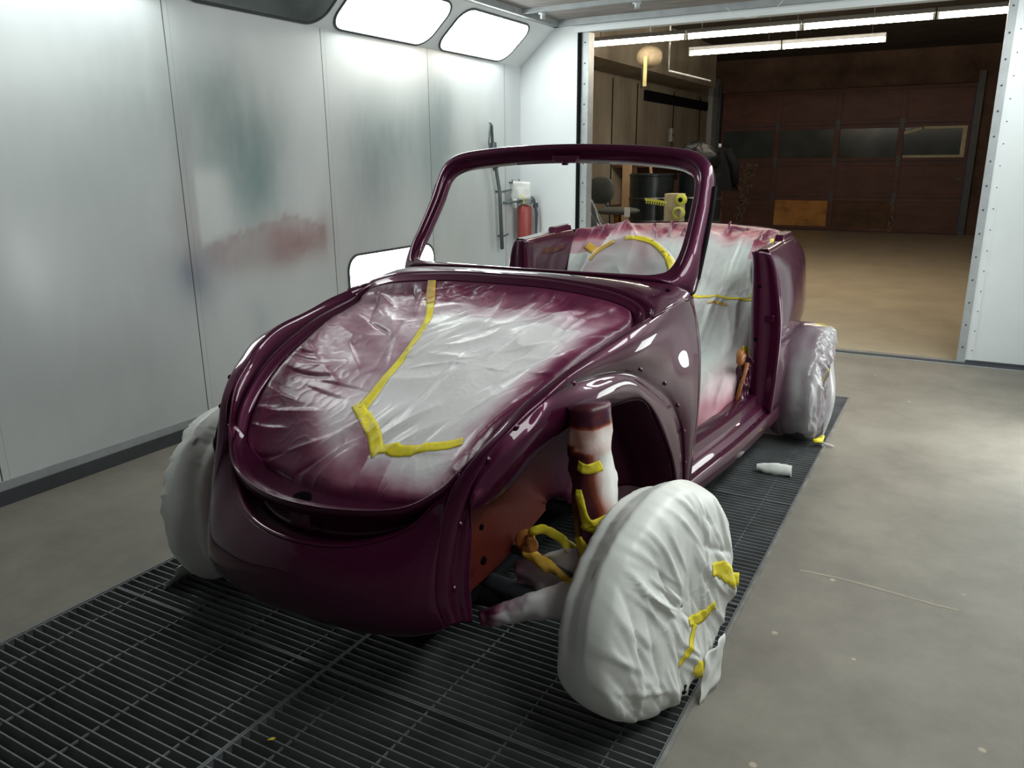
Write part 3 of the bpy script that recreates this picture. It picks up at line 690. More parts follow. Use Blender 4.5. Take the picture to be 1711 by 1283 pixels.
# rolled paper and scrap
G = []
for j in range(14):
    u = j / 13; row = []
    for k in range(16):
        a = 2 * PI * k / 16; r = (.016 + .012 * min(1, u * 2.2)) * (1 + .25 * nz(u * 6, a, 1)); row.append((-.075 + .155 * u, r * .9 * math.cos(a), .026 + r * math.sin(a) + .004 * nz(u * 5, 3)))
    G.append(row)
o = obj('paper_roll', MB().grid(G, cu=True), M['paper'], loc=(-.635, 3.60, 0), rot=(0, 0, .12)); tag(o, 'crumpled white paper roll on the grate by the sill', 'paper')
o = obj('tape_scrap', MB().grid([[(0, 0, .001), (.018, .004, .006)], [(.004, .014, .002), (.016, .016, .004)]]), M['tape'], solid=.0006, smooth=False, loc=(-1.388, 1.172, 0)); tag(o, 'tiny yellow tape scrap on the near grate', 'tape scrap')
o = obj('hanging_wire', MB().tube([(-1.70, 6.2, ZC + .0), (-1.62, 6.2, 2.40), (-1.50, 6.2, 2.385), (-1.36, 6.2, 2.42), (-1.30, 6.2, ZC + .01)], .0022, 6), M['white_enamel']); tag(o, 'thin white wire looping down from the ceiling above the opening', 'wire')
for i, (x, y) in enumerate(((-2.95, 5.75), (-2.2, 5.74), (-2.95, 4.6))):
    o = obj('ceiling_clip', MB().box(-.03, .03, -.02, .02, 0, .012).lathe((0, 0, -.03), [(0, 0), (.02, 0), (.02, .03)], 14), M['trim'], loc=(x, y, ZC + .0)); tag(o, ['white clip at the far left ceiling corner', 'white clip on the ceiling frame near the middle', 'white clip further along the left ceiling edge'][i], 'clip', 'ceiling filter clips')

# ================================================================== THE CAR
XC, YC = -1.39, 1.78
car = empty('car_body', (XC, YC, 0), 'plum purple two-door convertible body shell without doors, bonnet or wings', 'car')
def lerp(a, b, t): return V3(*a) * (1 - t) + V3(*b) * t
# gutter of the bonnet opening (right half: rear centre -> side -> front centre)
A = [(0, .600, 1.030), (.20, .598, 1.028), (.40, .580, 1.012), (.50, .566, .990), (.545, .548, .965), (.560, .510, .943), (.553, .464, .927), (.526, .254, .899), (.50, .112, .867), (.475, -.016, .829), (.446, -.124, .783), (.414, -.219, .72), (.373, -.283, .664), (.337, -.326, .633), (.264, -.371, .597), (.14, -.418, .588), (0, -.438, .586)]
C0 = [(0, .618, 1.038), (.20, .616, 1.036), (.41, .600, 1.022), (.522, .588, .998), (.572, .570, .972), (.590, .520, .960), (.590, .465, .954), (.560, .235, .923), (.542, .075, .902), (.518, -.035, .868), (.487, -.112, .836), (.457, -.198, .780), (.400, -.280, .700), (.362, -.318, .655), (.285, -.374, .612), (.150, -.428, .600), (0, -.449, .598)]
A = [V3(*p) for p in A]; C0 = [V3(*p) for p in C0]
cen = V3(0, .15, .85)
def inset(p, d, dz, i):
    q = p.copy(); v = cen - p; v[2] = 0
    if i <= 3: v = V3(0, -1, 0)
    elif i >= 14: v = V3(-p[0] * .5, .8, 0)
    v /= np.linalg.norm(v); q += v * d; q[2] += dz; return q
def full(P):  # mirror right half (starting/ending on the centre line) into a closed loop
    return P + [V3(-p[0], p[1], p[2]) for p in P[-2:0:-1]]
def closed_resample(P, n):
    Q = P + [P[0]]
    # pad for smooth closure
    K = len(P); out = []
    for t in np.linspace(0, K, n, endpoint=False):
        i = int(t); f = t - i; p0, p1, p2, p3 = P[(i - 1) % K], P[i % K], P[(i + 1) % K], P[(i + 2) % K]
        out.append(0.5 * ((2 * p1) + (-p0 + p2) * f + (2 * p0 - 5 * p1 + 4 * p2 - p3) * f * f + (-p0 + 3 * p1 - 3 * p2 + p3) * f ** 3))
    return out
FR = [0.028 if i < 13 else (.055, .085, .105, .110)[i - 13] for i in range(17)]
rim_rows = [[inset(A[i], FR[i], -.020 if i < 13 else -.016, i) for i in range(17)],
            [inset(A[i], .012, -.016, i) for i in range(17)],
            [inset(A[i], .004, -.003, i) for i in range(17)],
            [A[i] + V3(0, 0, .003) for i in range(17)],
            [A[i] * .80 + C0[i] * .20 + V3(0, 0, -.018) for i in range(17)],
            [A[i] * .38 + C0[i] * .62 + V3(0, 0, -.026) for i in range(17)],
            [A[i] * .10 + C0[i] * .90 + V3(0, 0, -.008) for i in range(17)],
            [C0[i] for i in range(17)]]
G = [closed_resample(full([V3(*p) for p in r]), 300) for r in rim_rows]
obj('bonnet_gutter', MB().grid(G, cu=True), M['paint'], car, solid=.003)
# recessed valance under the front lip, and apron
L5 = [(.400, -.284, .690), (.352, -.322, .618), (.290, -.377, .548), (.165, -.442, .508), (0, -.470, .500)]
def strip_full(right):  # right half given side->centre, returns side..centre..side
    R = [V3(*p) for p in right]; return R + [V3(-p[0], p[1], p[2]) for p in R[-2::-1]]
top5 = [tuple(C0[i]) for i in (12, 13, 14, 15, 16)]
v1 = [(p[0] * .985, p[1] + (.050 if k else .006), p[2] - (.020 if k else .004)) for k, p in enumerate(top5)]
v2 = [(p[0] * .97, p[1] + (.075 if k else .008), p[2] - (.004 if k else .0)) for k, p in enumerate(L5)]
v3 = [(p[0] * .985, p[1] + (.016 if k else .004), p[2] + (.004 if k else 0)) for k, p in enumerate(L5)]
G = loft([strip_full(top5), strip_full(v1), strip_full(v2), strip_full(v3), strip_full(L5)], 90, 5)
obj('front_valance', MB().grid(G), M['paint'], car, solid=.003)
obj('latch_plate', MB().box(-.035, .035, -.428, -.420, .515, .56).box(-.012, .012, -.434, -.42, .555, .575), M['paint'], car, smooth=False, bev=.004)
o = obj('latch_hole', MB().lathe((-.02, -.392, .5885), [(0, .002), (.020, .002), (.024, .0), (.024, -.01)], 24), M['hole'], car); o.scale = (1, 1, 1)
ap = [L5,
      [(.392, -.312, .655), (.366, -.345, .585), (.30, -.405, .515), (.17, -.468, .478), (0, -.496, .470)],
      [(.388, -.352, .570), (.375, -.385, .510), (.31, -.445, .455), (.175, -.496, .428), (0, -.512, .422)],
      [(.391, -.386, .465), (.378, -.412, .430), (.31, -.466, .385), (.175, -.503, .365), (0, -.514, .360)],
      [(.396, -.394, .395), (.378, -.416, .360), (.31, -.456, .330), (.175, -.487, .315), (0, -.497, .312)],
      [(.406, -.378, .325), (.378, -.395, .308), (.31, -.425, .293), (.175, -.450, .285), (0, -.458, .283)],
      [(.400, -.350, .318), (.370, -.36, .300), (.30, -.38, .285), (.17, -.40, .278), (0, -.40, .276)]]
G = loft([strip_full(r) for r in ap], 110, 8)
obj('front_apron', MB().grid(G), M['paint'], car, solid=.003)
# quarter side panel with wing mounting flange
q0 = [(.406, -.378, .325), (.396, -.394, .395), (.391, -.386, .465), (.388, -.352, .570), (.392, -.305, .660), (.430, -.256, .735), (.461, -.191, .786), (.490, -.105, .840), (.530, .035, .893), (.560, .235, .923), (.590, .465, .954), (.607, .829, .968), (.637, .872, .80), (.645, .880, .60), (.636, .885, .40), (.627, .88, .262)]
q1 = [(.425, -.335, .315), (.420, -.345, .39), (.418, -.345, .45), (.420, -.325, .555), (.437, -.292, .66), (.460, -.250, .725), (.485, -.20, .775), (.512, -.135, .812), (.543, -.03, .852), (.563, .18, .840), (.588, .36, .808), (.602, .53, .722), (.612, .66, .645), (.618, .76, .54), (.621, .81, .44), (.621, .85, .27)]
q2 = [(.435, -.295, .30), (.435, -.300, .38), (.435, -.302, .43), (.437, -.300, .54), (.439, -.306, .635), (.458, -.275, .665), (.481, -.240, .703), (.509, -.190, .744), (.540, -.105, .788), (.577, .075, .806), (.591, .315, .776), (.610, .555, .617), (.619, .65, .50), (.621, .72, .40), (.621, .775, .28)]
q2.insert(11, (.602, .45, .705))
qc = [None, None, None, (.425, -.285, .535), (.430, -.290, .592), (.440, -.255, .600), (.450, -.205, .603), (.466, -.140, .625), (.487, -.055, .675), (.532, .085, .738), (.562, .26, .735)] + [None] * 5
q0 = [V3(*p) for p in q0]; q1 = [V3(*p) for p in q1]; q2 = [V3(*p) for p in q2]
bul = [.004, .006, .008, .010, .010, .010, .010, .010, .012, .018, .024, .022, .014, .010, .006, .004]
rows = []
for k, (w, bx) in enumerate(((0, 0), (.12, .45), (.4, 1.0), (.7, .8), (.90, .25))):
    rows.append([q0[i] * (1 - w) + q1[i] * w + V3(bul[i] * bx, -bul[i] * bx * .3, bul[i] * bx * .5) for i in range(16)])
rows.append([q1[i] + V3(-.004, .002, 0) for i in range(16)])
rows.append([q1[i] * .55 + q2[i] * .45 + V3(.003, 0, 0) for i in range(16)])
rows.append([q2[i] * .9 + q1[i] * .1 + V3(.001, 0, 0) for i in range(16)])
qc = [V3(*qc[i]) if qc[i] else q2[i] + V3(-.016, .004, 0) for i in range(16)]
bf = [0, 0, 0, .4, .8, 1, 1, 1, 1, 1, .5, 0, 0, 0, 0, 0]
rows.append([q2[i] * .7 + qc[i] * .3 + V3(.012, -.008, .004) * bf[i] for i in range(16)])
rows.append([q2[i] * .25 + qc[i] * .75 + V3(.012, -.006, -.004) * bf[i] for i in range(16)])
rows.append(qc)
G = loft(rows, 150, 5, bylen=False)
qp = MB().grid(G)
obj('side_panel', qp, M['paint'], car, solid=.003); obj('side_panel', qp.mirror(), M['paint'], car, solid=.003)
# wheel house
cc = V3(0, .28, .38)
wr = [[], [], [], [], [], []]; wts = []
for i in range(16):
    p = qc[i]; d = cc - p; d[0] = 0; Ld = np.linalg.norm(d); d /= Ld
    w = min(1, max(0, (i - 8) / 4)); wts.append(w)
    f = 1 - w
    wr[0].append(p)
    wr[1].append(p + d * (.006 * f + .015 * w) + V3(-.022 * f - .03 * w, 0, 0))
    wr[2].append(p + d * (.030 * f + .03 * w) + V3(-.034 * f - .10 * w, 0, 0))
    x3 = min(.405, p[0] - .055) * f + .44 * w
    q = p + d * (.08 * f + .05 * w); q[0] = x3; wr[3].append(q)
    q = p + d * (Ld * .45); q[0] = .375 * f + .415 * w; wr[4].append(q)
    q = p + d * (Ld * .93); q[0] = .365 * f + .405 * w; wr[5].append(q)
G = loft(wr, 120, 6, bylen=False)
at = []
for j, r in enumerate(G):
    row = []
    for i, p in enumerate(r):
        t = i / (len(r) - 1) * 15; w = min(1, max(0, (t - 7.5) / 2.5))
        s = max(0, 1.15 - j / 17.0) + .25 * nz(p[0] * 9, p[1] * 9, p[2] * 9); s = max(s, w * .95)
        s = max(s, .55 * max(0, min(1, (.33 - p[2]) / .1)))
        row.append(float(max(0, min(1, s))))
    at.append(row)
wh = MB().grid(G, at=at)
obj('wheel_house', wh, M['primer'], car, solid=.002); obj('wheel_house', wh.mirror(), M['primer'], car, solid=.002)
# recessed pan at the front of the wheel house with plug holes and a seam
for sx in (1, -1):
    s = MB()
    for (x, y, z, r) in ((.410, -.21, .52, .007), (.408, -.20, .42, .010)):
        s.lathe((sx * x, y, z), [(0, sx * .006), (r, sx * .005), (r * 1.2, 0)], 16, 'x')
    obj('panel_holes', s, M['hole'], car)
    for t in (1.5, 3.2, 5.0, 6.4, 8.3, 10.2, 11.3, 12.4, 13.4, 14.4):
        p = crom(rows[4], t); p2 = crom(rows[4], t + .01)
        b = MB().lathe((sx * (p[0] + .002), p[1], p[2]), [(0, sx * .0055), (.0045, sx * .005), (.006, sx * .002), (.008, 0)], 16, 'x')
        obj('wing_bolt', b, M['paint'], car)
# cowl
c0 = [tuple(C0[i]) for i in range(6)] + [tuple(C0[6])]
c0 = [(0, .618, 1.038), (.2, .616, 1.036), (.41, .60, 1.022), (.522, .588, .998), (.572, .57, .972), (.590, .52, .960), (.590, .465, .954)]
cm = [(0, .665, 1.044), (.2, .668, 1.043), (.42, .672, 1.032), (.54, .672, 1.005), (.585, .665, .978), (.599, .650, .966), (.600, .62, .962)]
cn = [(0, .715, 1.040), (.2, .722, 1.038), (.43, .74, 1.026), (.545, .765, 1.006), (.590, .775, .984), (.604, .77, .970), (.606, .76, .966)]
cl = [(0, .742, 1.036), (.2, .75, 1.034), (.42, .778, 1.026), (.535, .812, 1.014), (.590, .845, .995), (.606, .848, .978), (.609, .845, .967)]
strip_c = lambda r: [V3(-p[0], p[1], p[2]) for p in r[::-1]][:-1] + [V3(*p) for p in r]
G = loft([strip_c(c0), strip_c(cm), strip_c(cn), strip_c(cl)], 160, 6)
obj('cowl_panel', MB().grid(G), M['paint'], car, solid=.003)
for sx in (1, -1):
    o = obj('cowl_vent_slot', MB().lathe((0, 0, 0), [(0, .004), (.008, .003), (.010, 0)], 16), M['hole'], car, loc=(sx * .558, .758, 1.000), rot=(-.15, sx * .5, 0)); o.scale = (.8, 2.1, 1)
    mb = MB().tube([(sx * .596, .50, .958), (sx * .604, .62, .963), (sx * .610, .74, .966), (sx * .613, .85, .966)], .0055, 8)
    obj('side_seam', mb, M['paint'], car)
# windscreen frame
OI = [((0, .742, 1.036), (0, .757, 1.046)), ((.2, .75, 1.034), (.2, .765, 1.046)), ((.40, .772, 1.028), (.38, .785, 1.044)), ((.53, .812, 1.012), (.46, .797, 1.044)),
      ((.600, .855, .985), (.503, .812, 1.050)), ((.612, .885, 1.025), (.525, .838, 1.062)), ((.609, .925, 1.085), (.539, .884, 1.10)), ((.605, .965, 1.135), (.541, .945, 1.16)),
      ((.598, 1.048, 1.247), (.536, 1.03, 1.265)), ((.592, 1.09, 1.32), (.532, 1.07, 1.33)), ((.586, 1.113, 1.368), (.520, 1.088, 1.365)), ((.566, 1.133, 1.412), (.495, 1.100, 1.387)),
      ((.510, 1.146, 1.446), (.45, 1.115, 1.402)), ((.40, 1.148, 1.463), (.363, 1.125, 1.413)), ((.231, 1.14, 1.474), (.208, 1.128, 1.425)), ((0, 1.132, 1.479), (0, 1.125, 1.430))]
NF = V3(0, -.823, .568); BK = V3(0, .80, -.50)
rws = [[] for _ in range(13)]
for i, (o_, i_) in enumerate(OI):
    O, I = V3(*o_), V3(*i_); w = min(1, max(0, (i - 2) / 4.0)); k = .35 + .65 * w
    tp = 1.0 if i >= 12 else .75
    rws[0].append(O + BK * .050 * k); rws[1].append(O + BK * .016 * k); rws[2].append(O * .97 + I * .03 + NF * .004 * k)
    rws[3].append(O * .8 + I * .2 + NF * .014 * k); rws[4].append(O * .55 + I * .45 + NF * .017 * k); rws[5].append(O * .38 + I * .62 + NF * .012 * k)
    rws[6].append(O * .30 + I * .70 + NF * .001 * k); rws[7].append(O * .24 + I * .76 - NF * .008 * k); rws[8].append(O * .04 + I * .96 - NF * .010 * k)
    rws[9].append(I - NF * .014 * k); rws[10].append(I + BK * .045 * k); rws[11].append(O * .35 + I * .65 + BK * .058 * k); rws[12].append(O * .75 + I * .25 + BK * .058 * k)
G = [closed_resample(full(r), 320) for r in rws]
obj('windscreen_frame', MB().grid(G, cu=True, cv=True), M['paint'], car)
obj('mirror_mount', MB().hexa([(-.045, 1.115, 1.412), (.045, 1.115, 1.412), (.045, 1.135, 1.408), (-.045, 1.135, 1.408), (-.06, 1.118, 1.436), (.06, 1.118, 1.436), (.06, 1.14, 1.436), (-.06, 1.14, 1.436)]).box(-.012, .012, 1.112, 1.13, 1.40, 1.415), M['paint'], car, smooth=False, bev=.004)
for sx in (1, -1):   # door seal channel behind each pillar
    G = [[V3(sx * (x + dx), y + dy, z) for dx, dy in ((-.004, .014), (.010, .010), (.012, .022), (-.004, .030))] for x, y, z in ((.606, .895, 1.02), (.606, .965, 1.135), (.598, 1.05, 1.25), (.592, 1.09, 1.325))]
    obj('seal_channel', MB().grid(G, cu=True), M['black'], car)
    G = loft([[(sx * .607, .845, .97), (sx * .637, .875, .80), (sx * .645, .884, .60), (sx * .636, .888, .40), (sx * .627, .884, .255)],
              [(sx * .603, .88, .97), (sx * .630, .905, .80), (sx * .636, .91, .60), (sx * .628, .91, .40), (sx * .62, .905, .255)],
              [(sx * .54, .90, .97), (sx * .55, .925, .80), (sx * .55, .93, .60), (sx * .55, .93, .40), (sx * .55, .925, .255)]], 30, 5)
    obj('hinge_pillar', MB().grid(G), M['paint'], car, solid=.003)
# dash cross panel inside
G = loft([[(-.56, .80, .99), (0, .75, 1.015), (.56, .80, .99)], [(-.56, .92, .95), (0, .90, .965), (.56, .92, .95)], [(-.56, .93, .75), (0, .92, .75), (.56, .93, .75)]], 40, 5)
obj('dash_panel', MB().grid(G), M['paint'], car, solid=.003)
G = [[(-.40, .72, 1.0), (.40, .72, 1.0)], [(-.40, .70, .30), (.40, .70, .30)]]
obj('firewall', MB().grid(G), M['paint'], car, solid=.003)
obj('floor_pan', MB().box(-.55, .55, .62, 2.45, .235, .25).box(-.08, .08, .62, 2.3, .25, .36), M['paint'], car, smooth=False, bev=.01)
# sills
def sill(sx):
    rws = []
    for y, xo in ((.875, .626), (1.02, .640), (1.2, .660), (1.4, .682), (1.6, .696), (1.9, .713), (2.08, .722)):
        rws.append([V3(sx * (xo + dx), y, z) for dx, z in ((-.14, .19), (-.03, .192), (-.006, .198), (0, .21), (0, .262), (-.004, .272), (-.014, .276), (-.026, .277), (-.030, .284), (-.036, .305), (-.050, .312), (-.058, .318), (-.062, .350), (-.075, .358), (-.14, .356), (-.15, .25))])
    G = []
    for j in range((len(rws) - 1) * 5 + 1): G.append([crom([r[k] for r in rws], j / 5) for k in range(16)])
    o = obj('sill', MB().grid(G), M['paint'], car, solid=.002, angle=.8)
    b = MB()
    for i in range(17):
        y = .92 + i * .066; xo = np.interp(y, [.875, 1.02, 1.2, 1.4, 1.6, 1.9, 2.08], [.626, .64, .66, .682, .696, .713, .722])
        b.lathe((sx * (xo - .020), y, .277), [(0, .002), (.003, .0015), (.004, 0)], 10)
    obj('spot_welds', b, M['paint'], o)
sill(1); sill(-1)
# rear quarter: lock pillar, outer skin, inner skin, tail
def rear_side(sx):
    f = lambda L: [V3(sx * p[0], p[1], p[2]) for p in L]
    pi_ = [(.575, 1.862, 1.018), (.583, 1.868, .985), (.587, 1.88, .90), (.592, 1.89, .70), (.600, 1.888, .50), (.612, 1.87, .30)]
    pa = [(.600, 1.852, 1.024), (.612, 1.858, .99), (.622, 1.868, .90), (.630, 1.876, .70), (.636, 1.872, .50), (.645, 1.86, .30)]
    pb = [(.622, 1.862, 1.022), (.632, 1.872, .99), (.648, 1.886, .90), (.668, 1.895, .70), (.670, 1.89, .50), (.668, 1.875, .30)]
    po = [(.642, 1.872, 1.018), (.660, 1.876, .98), (.680, 1.884, .90), (.712, 1.890, .70), (.714, 1.884, .50), (.706, 1.868, .28)]
    pq = [(.646, 1.885, 1.018), (.665, 1.890, .98), (.688, 1.898, .90), (.720, 1.904, .70), (.722, 1.898, .50), (.714, 1.882, .28)]
    pib = [(.560, 1.93, 1.012), (.565, 1.94, .985), (.568, 1.95, .90), (.57, 1.96, .70), (.57, 1.95, .50), (.57, 1.93, .30)]
    G = loft([f(pib), f(pi_), f(pa), f(pb), f(po), f(pq)], 50, 4)
    o = obj('lock_pillar', MB().grid(G), M['paint'], car, solid=.003)
    s = MB()
    for z in (.93, .865, .62): s.lathe((sx * .618, 1.868, z), [(0, -.004), (.007, -.003), (.009, 0)], 12, 'y')
    obj('striker_holes', s, M['hole'], o)
    obj('striker_plate', MB().box(min(sx * .65, sx * .69), max(sx * .65, sx * .69), 1.878, 1.892, .70, .735), M['paint'], o, smooth=False, bev=.004)
    # outer skin from pillar to tail centre
    R = [[(.646, 1.885, 1.018), (.648, 2.05, 1.024), (.650, 2.24, 1.032), (.640, 2.45, 1.030), (.60, 2.66, 1.022), (.45, 2.90, 1.038), (.25, 3.03, 1.048), (0, 3.08, 1.052)],
         [(.665, 1.89, .975), (.672, 2.05, .98), (.676, 2.24, .985), (.668, 2.45, .985), (.63, 2.70, .985), (.49, 2.97, 1.0), (.28, 3.13, 1.01), (0, 3.19, 1.012)],
         [(.690, 1.898, .90), (.702, 2.05, .90), (.708, 2.24, .90), (.700, 2.45, .90), (.66, 2.74, .90), (.53, 3.05, .90), (.31, 3.24, .90), (0, 3.31, .90)],
         [(.718, 1.904, .74), (.728, 2.05, .74), (.732, 2.22, .74), (.722, 2.45, .74), (.67, 2.78, .72), (.55, 3.13, .70), (.33, 3.38, .70), (0, 3.46, .70)],
         [(.722, 1.90, .60), (.731, 2.04, .60), (.734, 2.18, .60), (.722, 2.45, .645), (.67, 2.80, .60), (.56, 3.17, .5), (.34, 3.45, .48), (0, 3.54, .46)]]
    if sx > 0 or True:
        G = loft([f(r) for r in R], 110, 6)
        obj('rear_quarter_skin', MB().grid(G), M['paint'], car, solid=.003)
    G = loft([f([(.722, 1.90, .60), (.731, 2.04, .60), (.733, 2.15, .60)]), f([(.720, 1.896, .44), (.728, 1.98, .44), (.730, 2.07, .44)]), f([(.714, 1.882, .28), (.718, 1.95, .28), (.720, 2.03, .28)])], 16, 6)
    obj('rear_quarter_foot', MB().grid(G), M['paint'], car, solid=.003)
    G = loft([f([(.733, 2.15, .60), (.730, 2.07, .44), (.720, 2.03, .28)]), f([(.62, 2.17, .60), (.62, 2.09, .44), (.61, 2.05, .28)]), f([(.50, 2.2, .60), (.50, 2.12, .44), (.50, 2.1, .28)])], 14, 5)
    obj('rear_arch_wall', MB().grid(G), M['paint'], car, solid=.003)
    # inner side wall and top rail
    G = loft([f([(.646, 1.885, 1.018), (.648, 2.05, 1.024), (.650, 2.24, 1.032), (.645, 2.46, 1.032)]), f([(.636, 1.885, 1.030), (.638, 2.05, 1.034), (.640, 2.24, 1.042), (.635, 2.46, 1.042)]), f([(.600, 1.875, 1.026), (.602, 2.05, 1.030), (.604, 2.24, 1.036), (.60, 2.46, 1.036)]), f([(.585, 1.88, 1.012), (.587, 2.05, 1.016), (.589, 2.24, 1.02), (.585, 2.46, 1.02)]),
              f([(.578, 1.92, .93), (.58, 2.05, .93), (.58, 2.24, .93), (.57, 2.46, .93)]), f([(.575, 1.95, .55), (.575, 2.05, .55), (.575, 2.24, .55), (.57, 2.46, .55)])], 40, 5)
    obj('inner_side_wall', MB().grid(G), M['paint'], car, solid=.002)
    xa, xb = sorted((sx * .590, sx * .640))
    mb = MB(); mb.hexa([(xa, 2.225, 1.02), (xb, 2.225, 1.02), (xb, 2.46, 1.02), (xa, 2.46, 1.02), (xa + .004, 2.245, 1.062), (xb - .004, 2.245, 1.062), (xb - .004, 2.44, 1.068), (xa + .004, 2.44, 1.068)])
    obj('hood_bracket', mb, M['paint'], car, smooth=False, bev=.006)
rear_side(1); rear_side(-1)
# running gear masked or bare
def tyre(parent_loc, rz, name='wheel', sc=(1, 1, 1)):
    prof = [(.195, -.052), (.21, -.064), (.255, -.072), (.285, -.068), (.298, -.054), (.303, -.03), (.303, .03), (.298, .054), (.285, .068), (.255, .072), (.21, .064), (.195, .052)]
    w = obj(name, MB().lathe((0, 0, 0), prof, 56, 'x'), M['rubber'], car, loc=parent_loc, rot=(0, 0, rz)); w.scale = sc
    rp = [(0, .03), (.07, .035), (.09, .02), (.15, .015), (.17, .045), (.19, .050), (.196, .052), (.196, -.052), (.17, -.05), (.16, 0)]
    obj('wheel_rim', MB().lathe((0, 0, 0), rp, 40, 'x'), M['rim'], w)
STEER = 0.22
tyre((.825, 0, .300), -STEER, sc=(.6, .93, .93)); tyre((-.755, 0, .295), STEER, sc=(.6, .93, .93)); tyre((.765, 2.40, .305), 0); tyre((-.765, 2.40, .305), 0)
for sx in (1, -1):
    obj('suspension_strut', MB().tube([(sx * .56, .10, .74), (sx * .59, .07, .62), (sx * .625, .05, .48), (sx * .66, .03, .36)], [.040, .040, .034, .03], 18), M['dark'], car)
    obj('control_arm', MB().tube([(sx * .20, .02, .22), (sx * .45, -.02, .235), (sx * .70, 0, .25)], [.03, .028, .022], 12), M['dark'], car)
    obj('tie_rod', MB().tube([(sx * .30, .06, .33), (sx * .475, -.03, .365), (sx * .70, -.08, .33)], .014, 10), M['dark'], car)
obj('front_axle_beam', MB().tube([(-.36, .02, .20), (-.2, 0, .19), (.2, 0, .19), (.36, .02, .20)], .05, 16), M['black'], car)
obj('rear_axle', MB().tube([(-.68, 2.4, .33), (-.3, 2.4, .33), (.3, 2.4, .33), (.68, 2.4, .33)], [.04, .05, .05, .04], 16), M['black'], car)
obj('frame_head', MB().box(-.30, .30, -.34, .62, .20, .235), M['black'], car, smooth=False, bev=.01)

# ------------------------------------------------------------------ draping helpers
def bvh(mb): return BVHTree.FromPolygons([Vector(v) for v in mb.v], mb.f)
def drape(tree, path, width, direction, lift=.0025, n=60, m=5, up=.5, jag=0.0, seed=0):
    """ribbon following path (list of 3D points), dropped along direction onto the surface."""
    D = Vector(direction).normalized(); P = resample(path, n) if len(path) > 2 else [lerp(path[0], path[1], t) for t in np.linspace(0, 1, n)]
    rows = []; last = None; rng = random.Random(seed)
    for i, p in enumerate(P):
        t = Vector(P[min(i + 1, n - 1)] - P[max(i - 1, 0)]); s = t.cross(D); s.normalize(); row = []
        wv = width if not isinstance(width, (list, tuple)) else float(np.interp(i / (n - 1), np.linspace(0, 1, len(width)), width))
        for k in range(m):
            o_ = Vector(p) + s * (wv * (k / (m - 1) - .5) * (1 + jag * (rng.random() - .5)))
            h, nn, _, _ = tree.ray_cast(o_ - D * up, D, up * 2 + 1)
            if h is None: h = last if last else Vector(p)
            q = Vector(h) - D * lift; last = Vector(h); row.append(q)
        rows.append(row)
    return MB().grid(rows)

# ================================================================== MASKING OVER THE LUGGAGE OPENING
side = [inset(A[i], FR[i] + .002, -.020, i) for i in range(4, 14)][::-1]       # front -> rear on the right
frontc = [inset(A[i], FR[i], -.012, i) for i in (16, 15, 14, 13)]
rearc = [inset(A[i], .030, -.020, i) for i in (0, 1, 2, 3, 4)]
NU, NV = 230, 230
Sr = resample(side, NV); Fh = resample(frontc, NU // 2 + 1); Rh = resample(rearc, NU // 2 + 1)
mir = lambda p: V3(-p[0], p[1], p[2])
Fc = [mir(p) for p in Fh[::-1]][:-1] + Fh; Rc = [mir(p) for p in Rh[::-1]][:-1] + Rh; nu = len(Fc)
CR = crease_set(5, 46, (-.02, .48, -.25, .55), 1.05, .32, (.12, .42), .011, .004, .030)
CLf = crease_set(9, 40, (-.48, .02, -.30, .5), 0, .22, (.10, .34), .011, .004, .026, radial=(.05, -.12))
CE = crease_set(12, 110, (-.52, .52, -.36, .58), 0, .3, (.04, .10), .008, .003, .010, radial=(0, .1))
G = []; AT = []
def tapeline(y): return float(np.interp(y, [-.23, -.16, -.12, .03, .217, .346, .55], [.08, .0, -.03, -.04, -.07, -.12, -.25]))
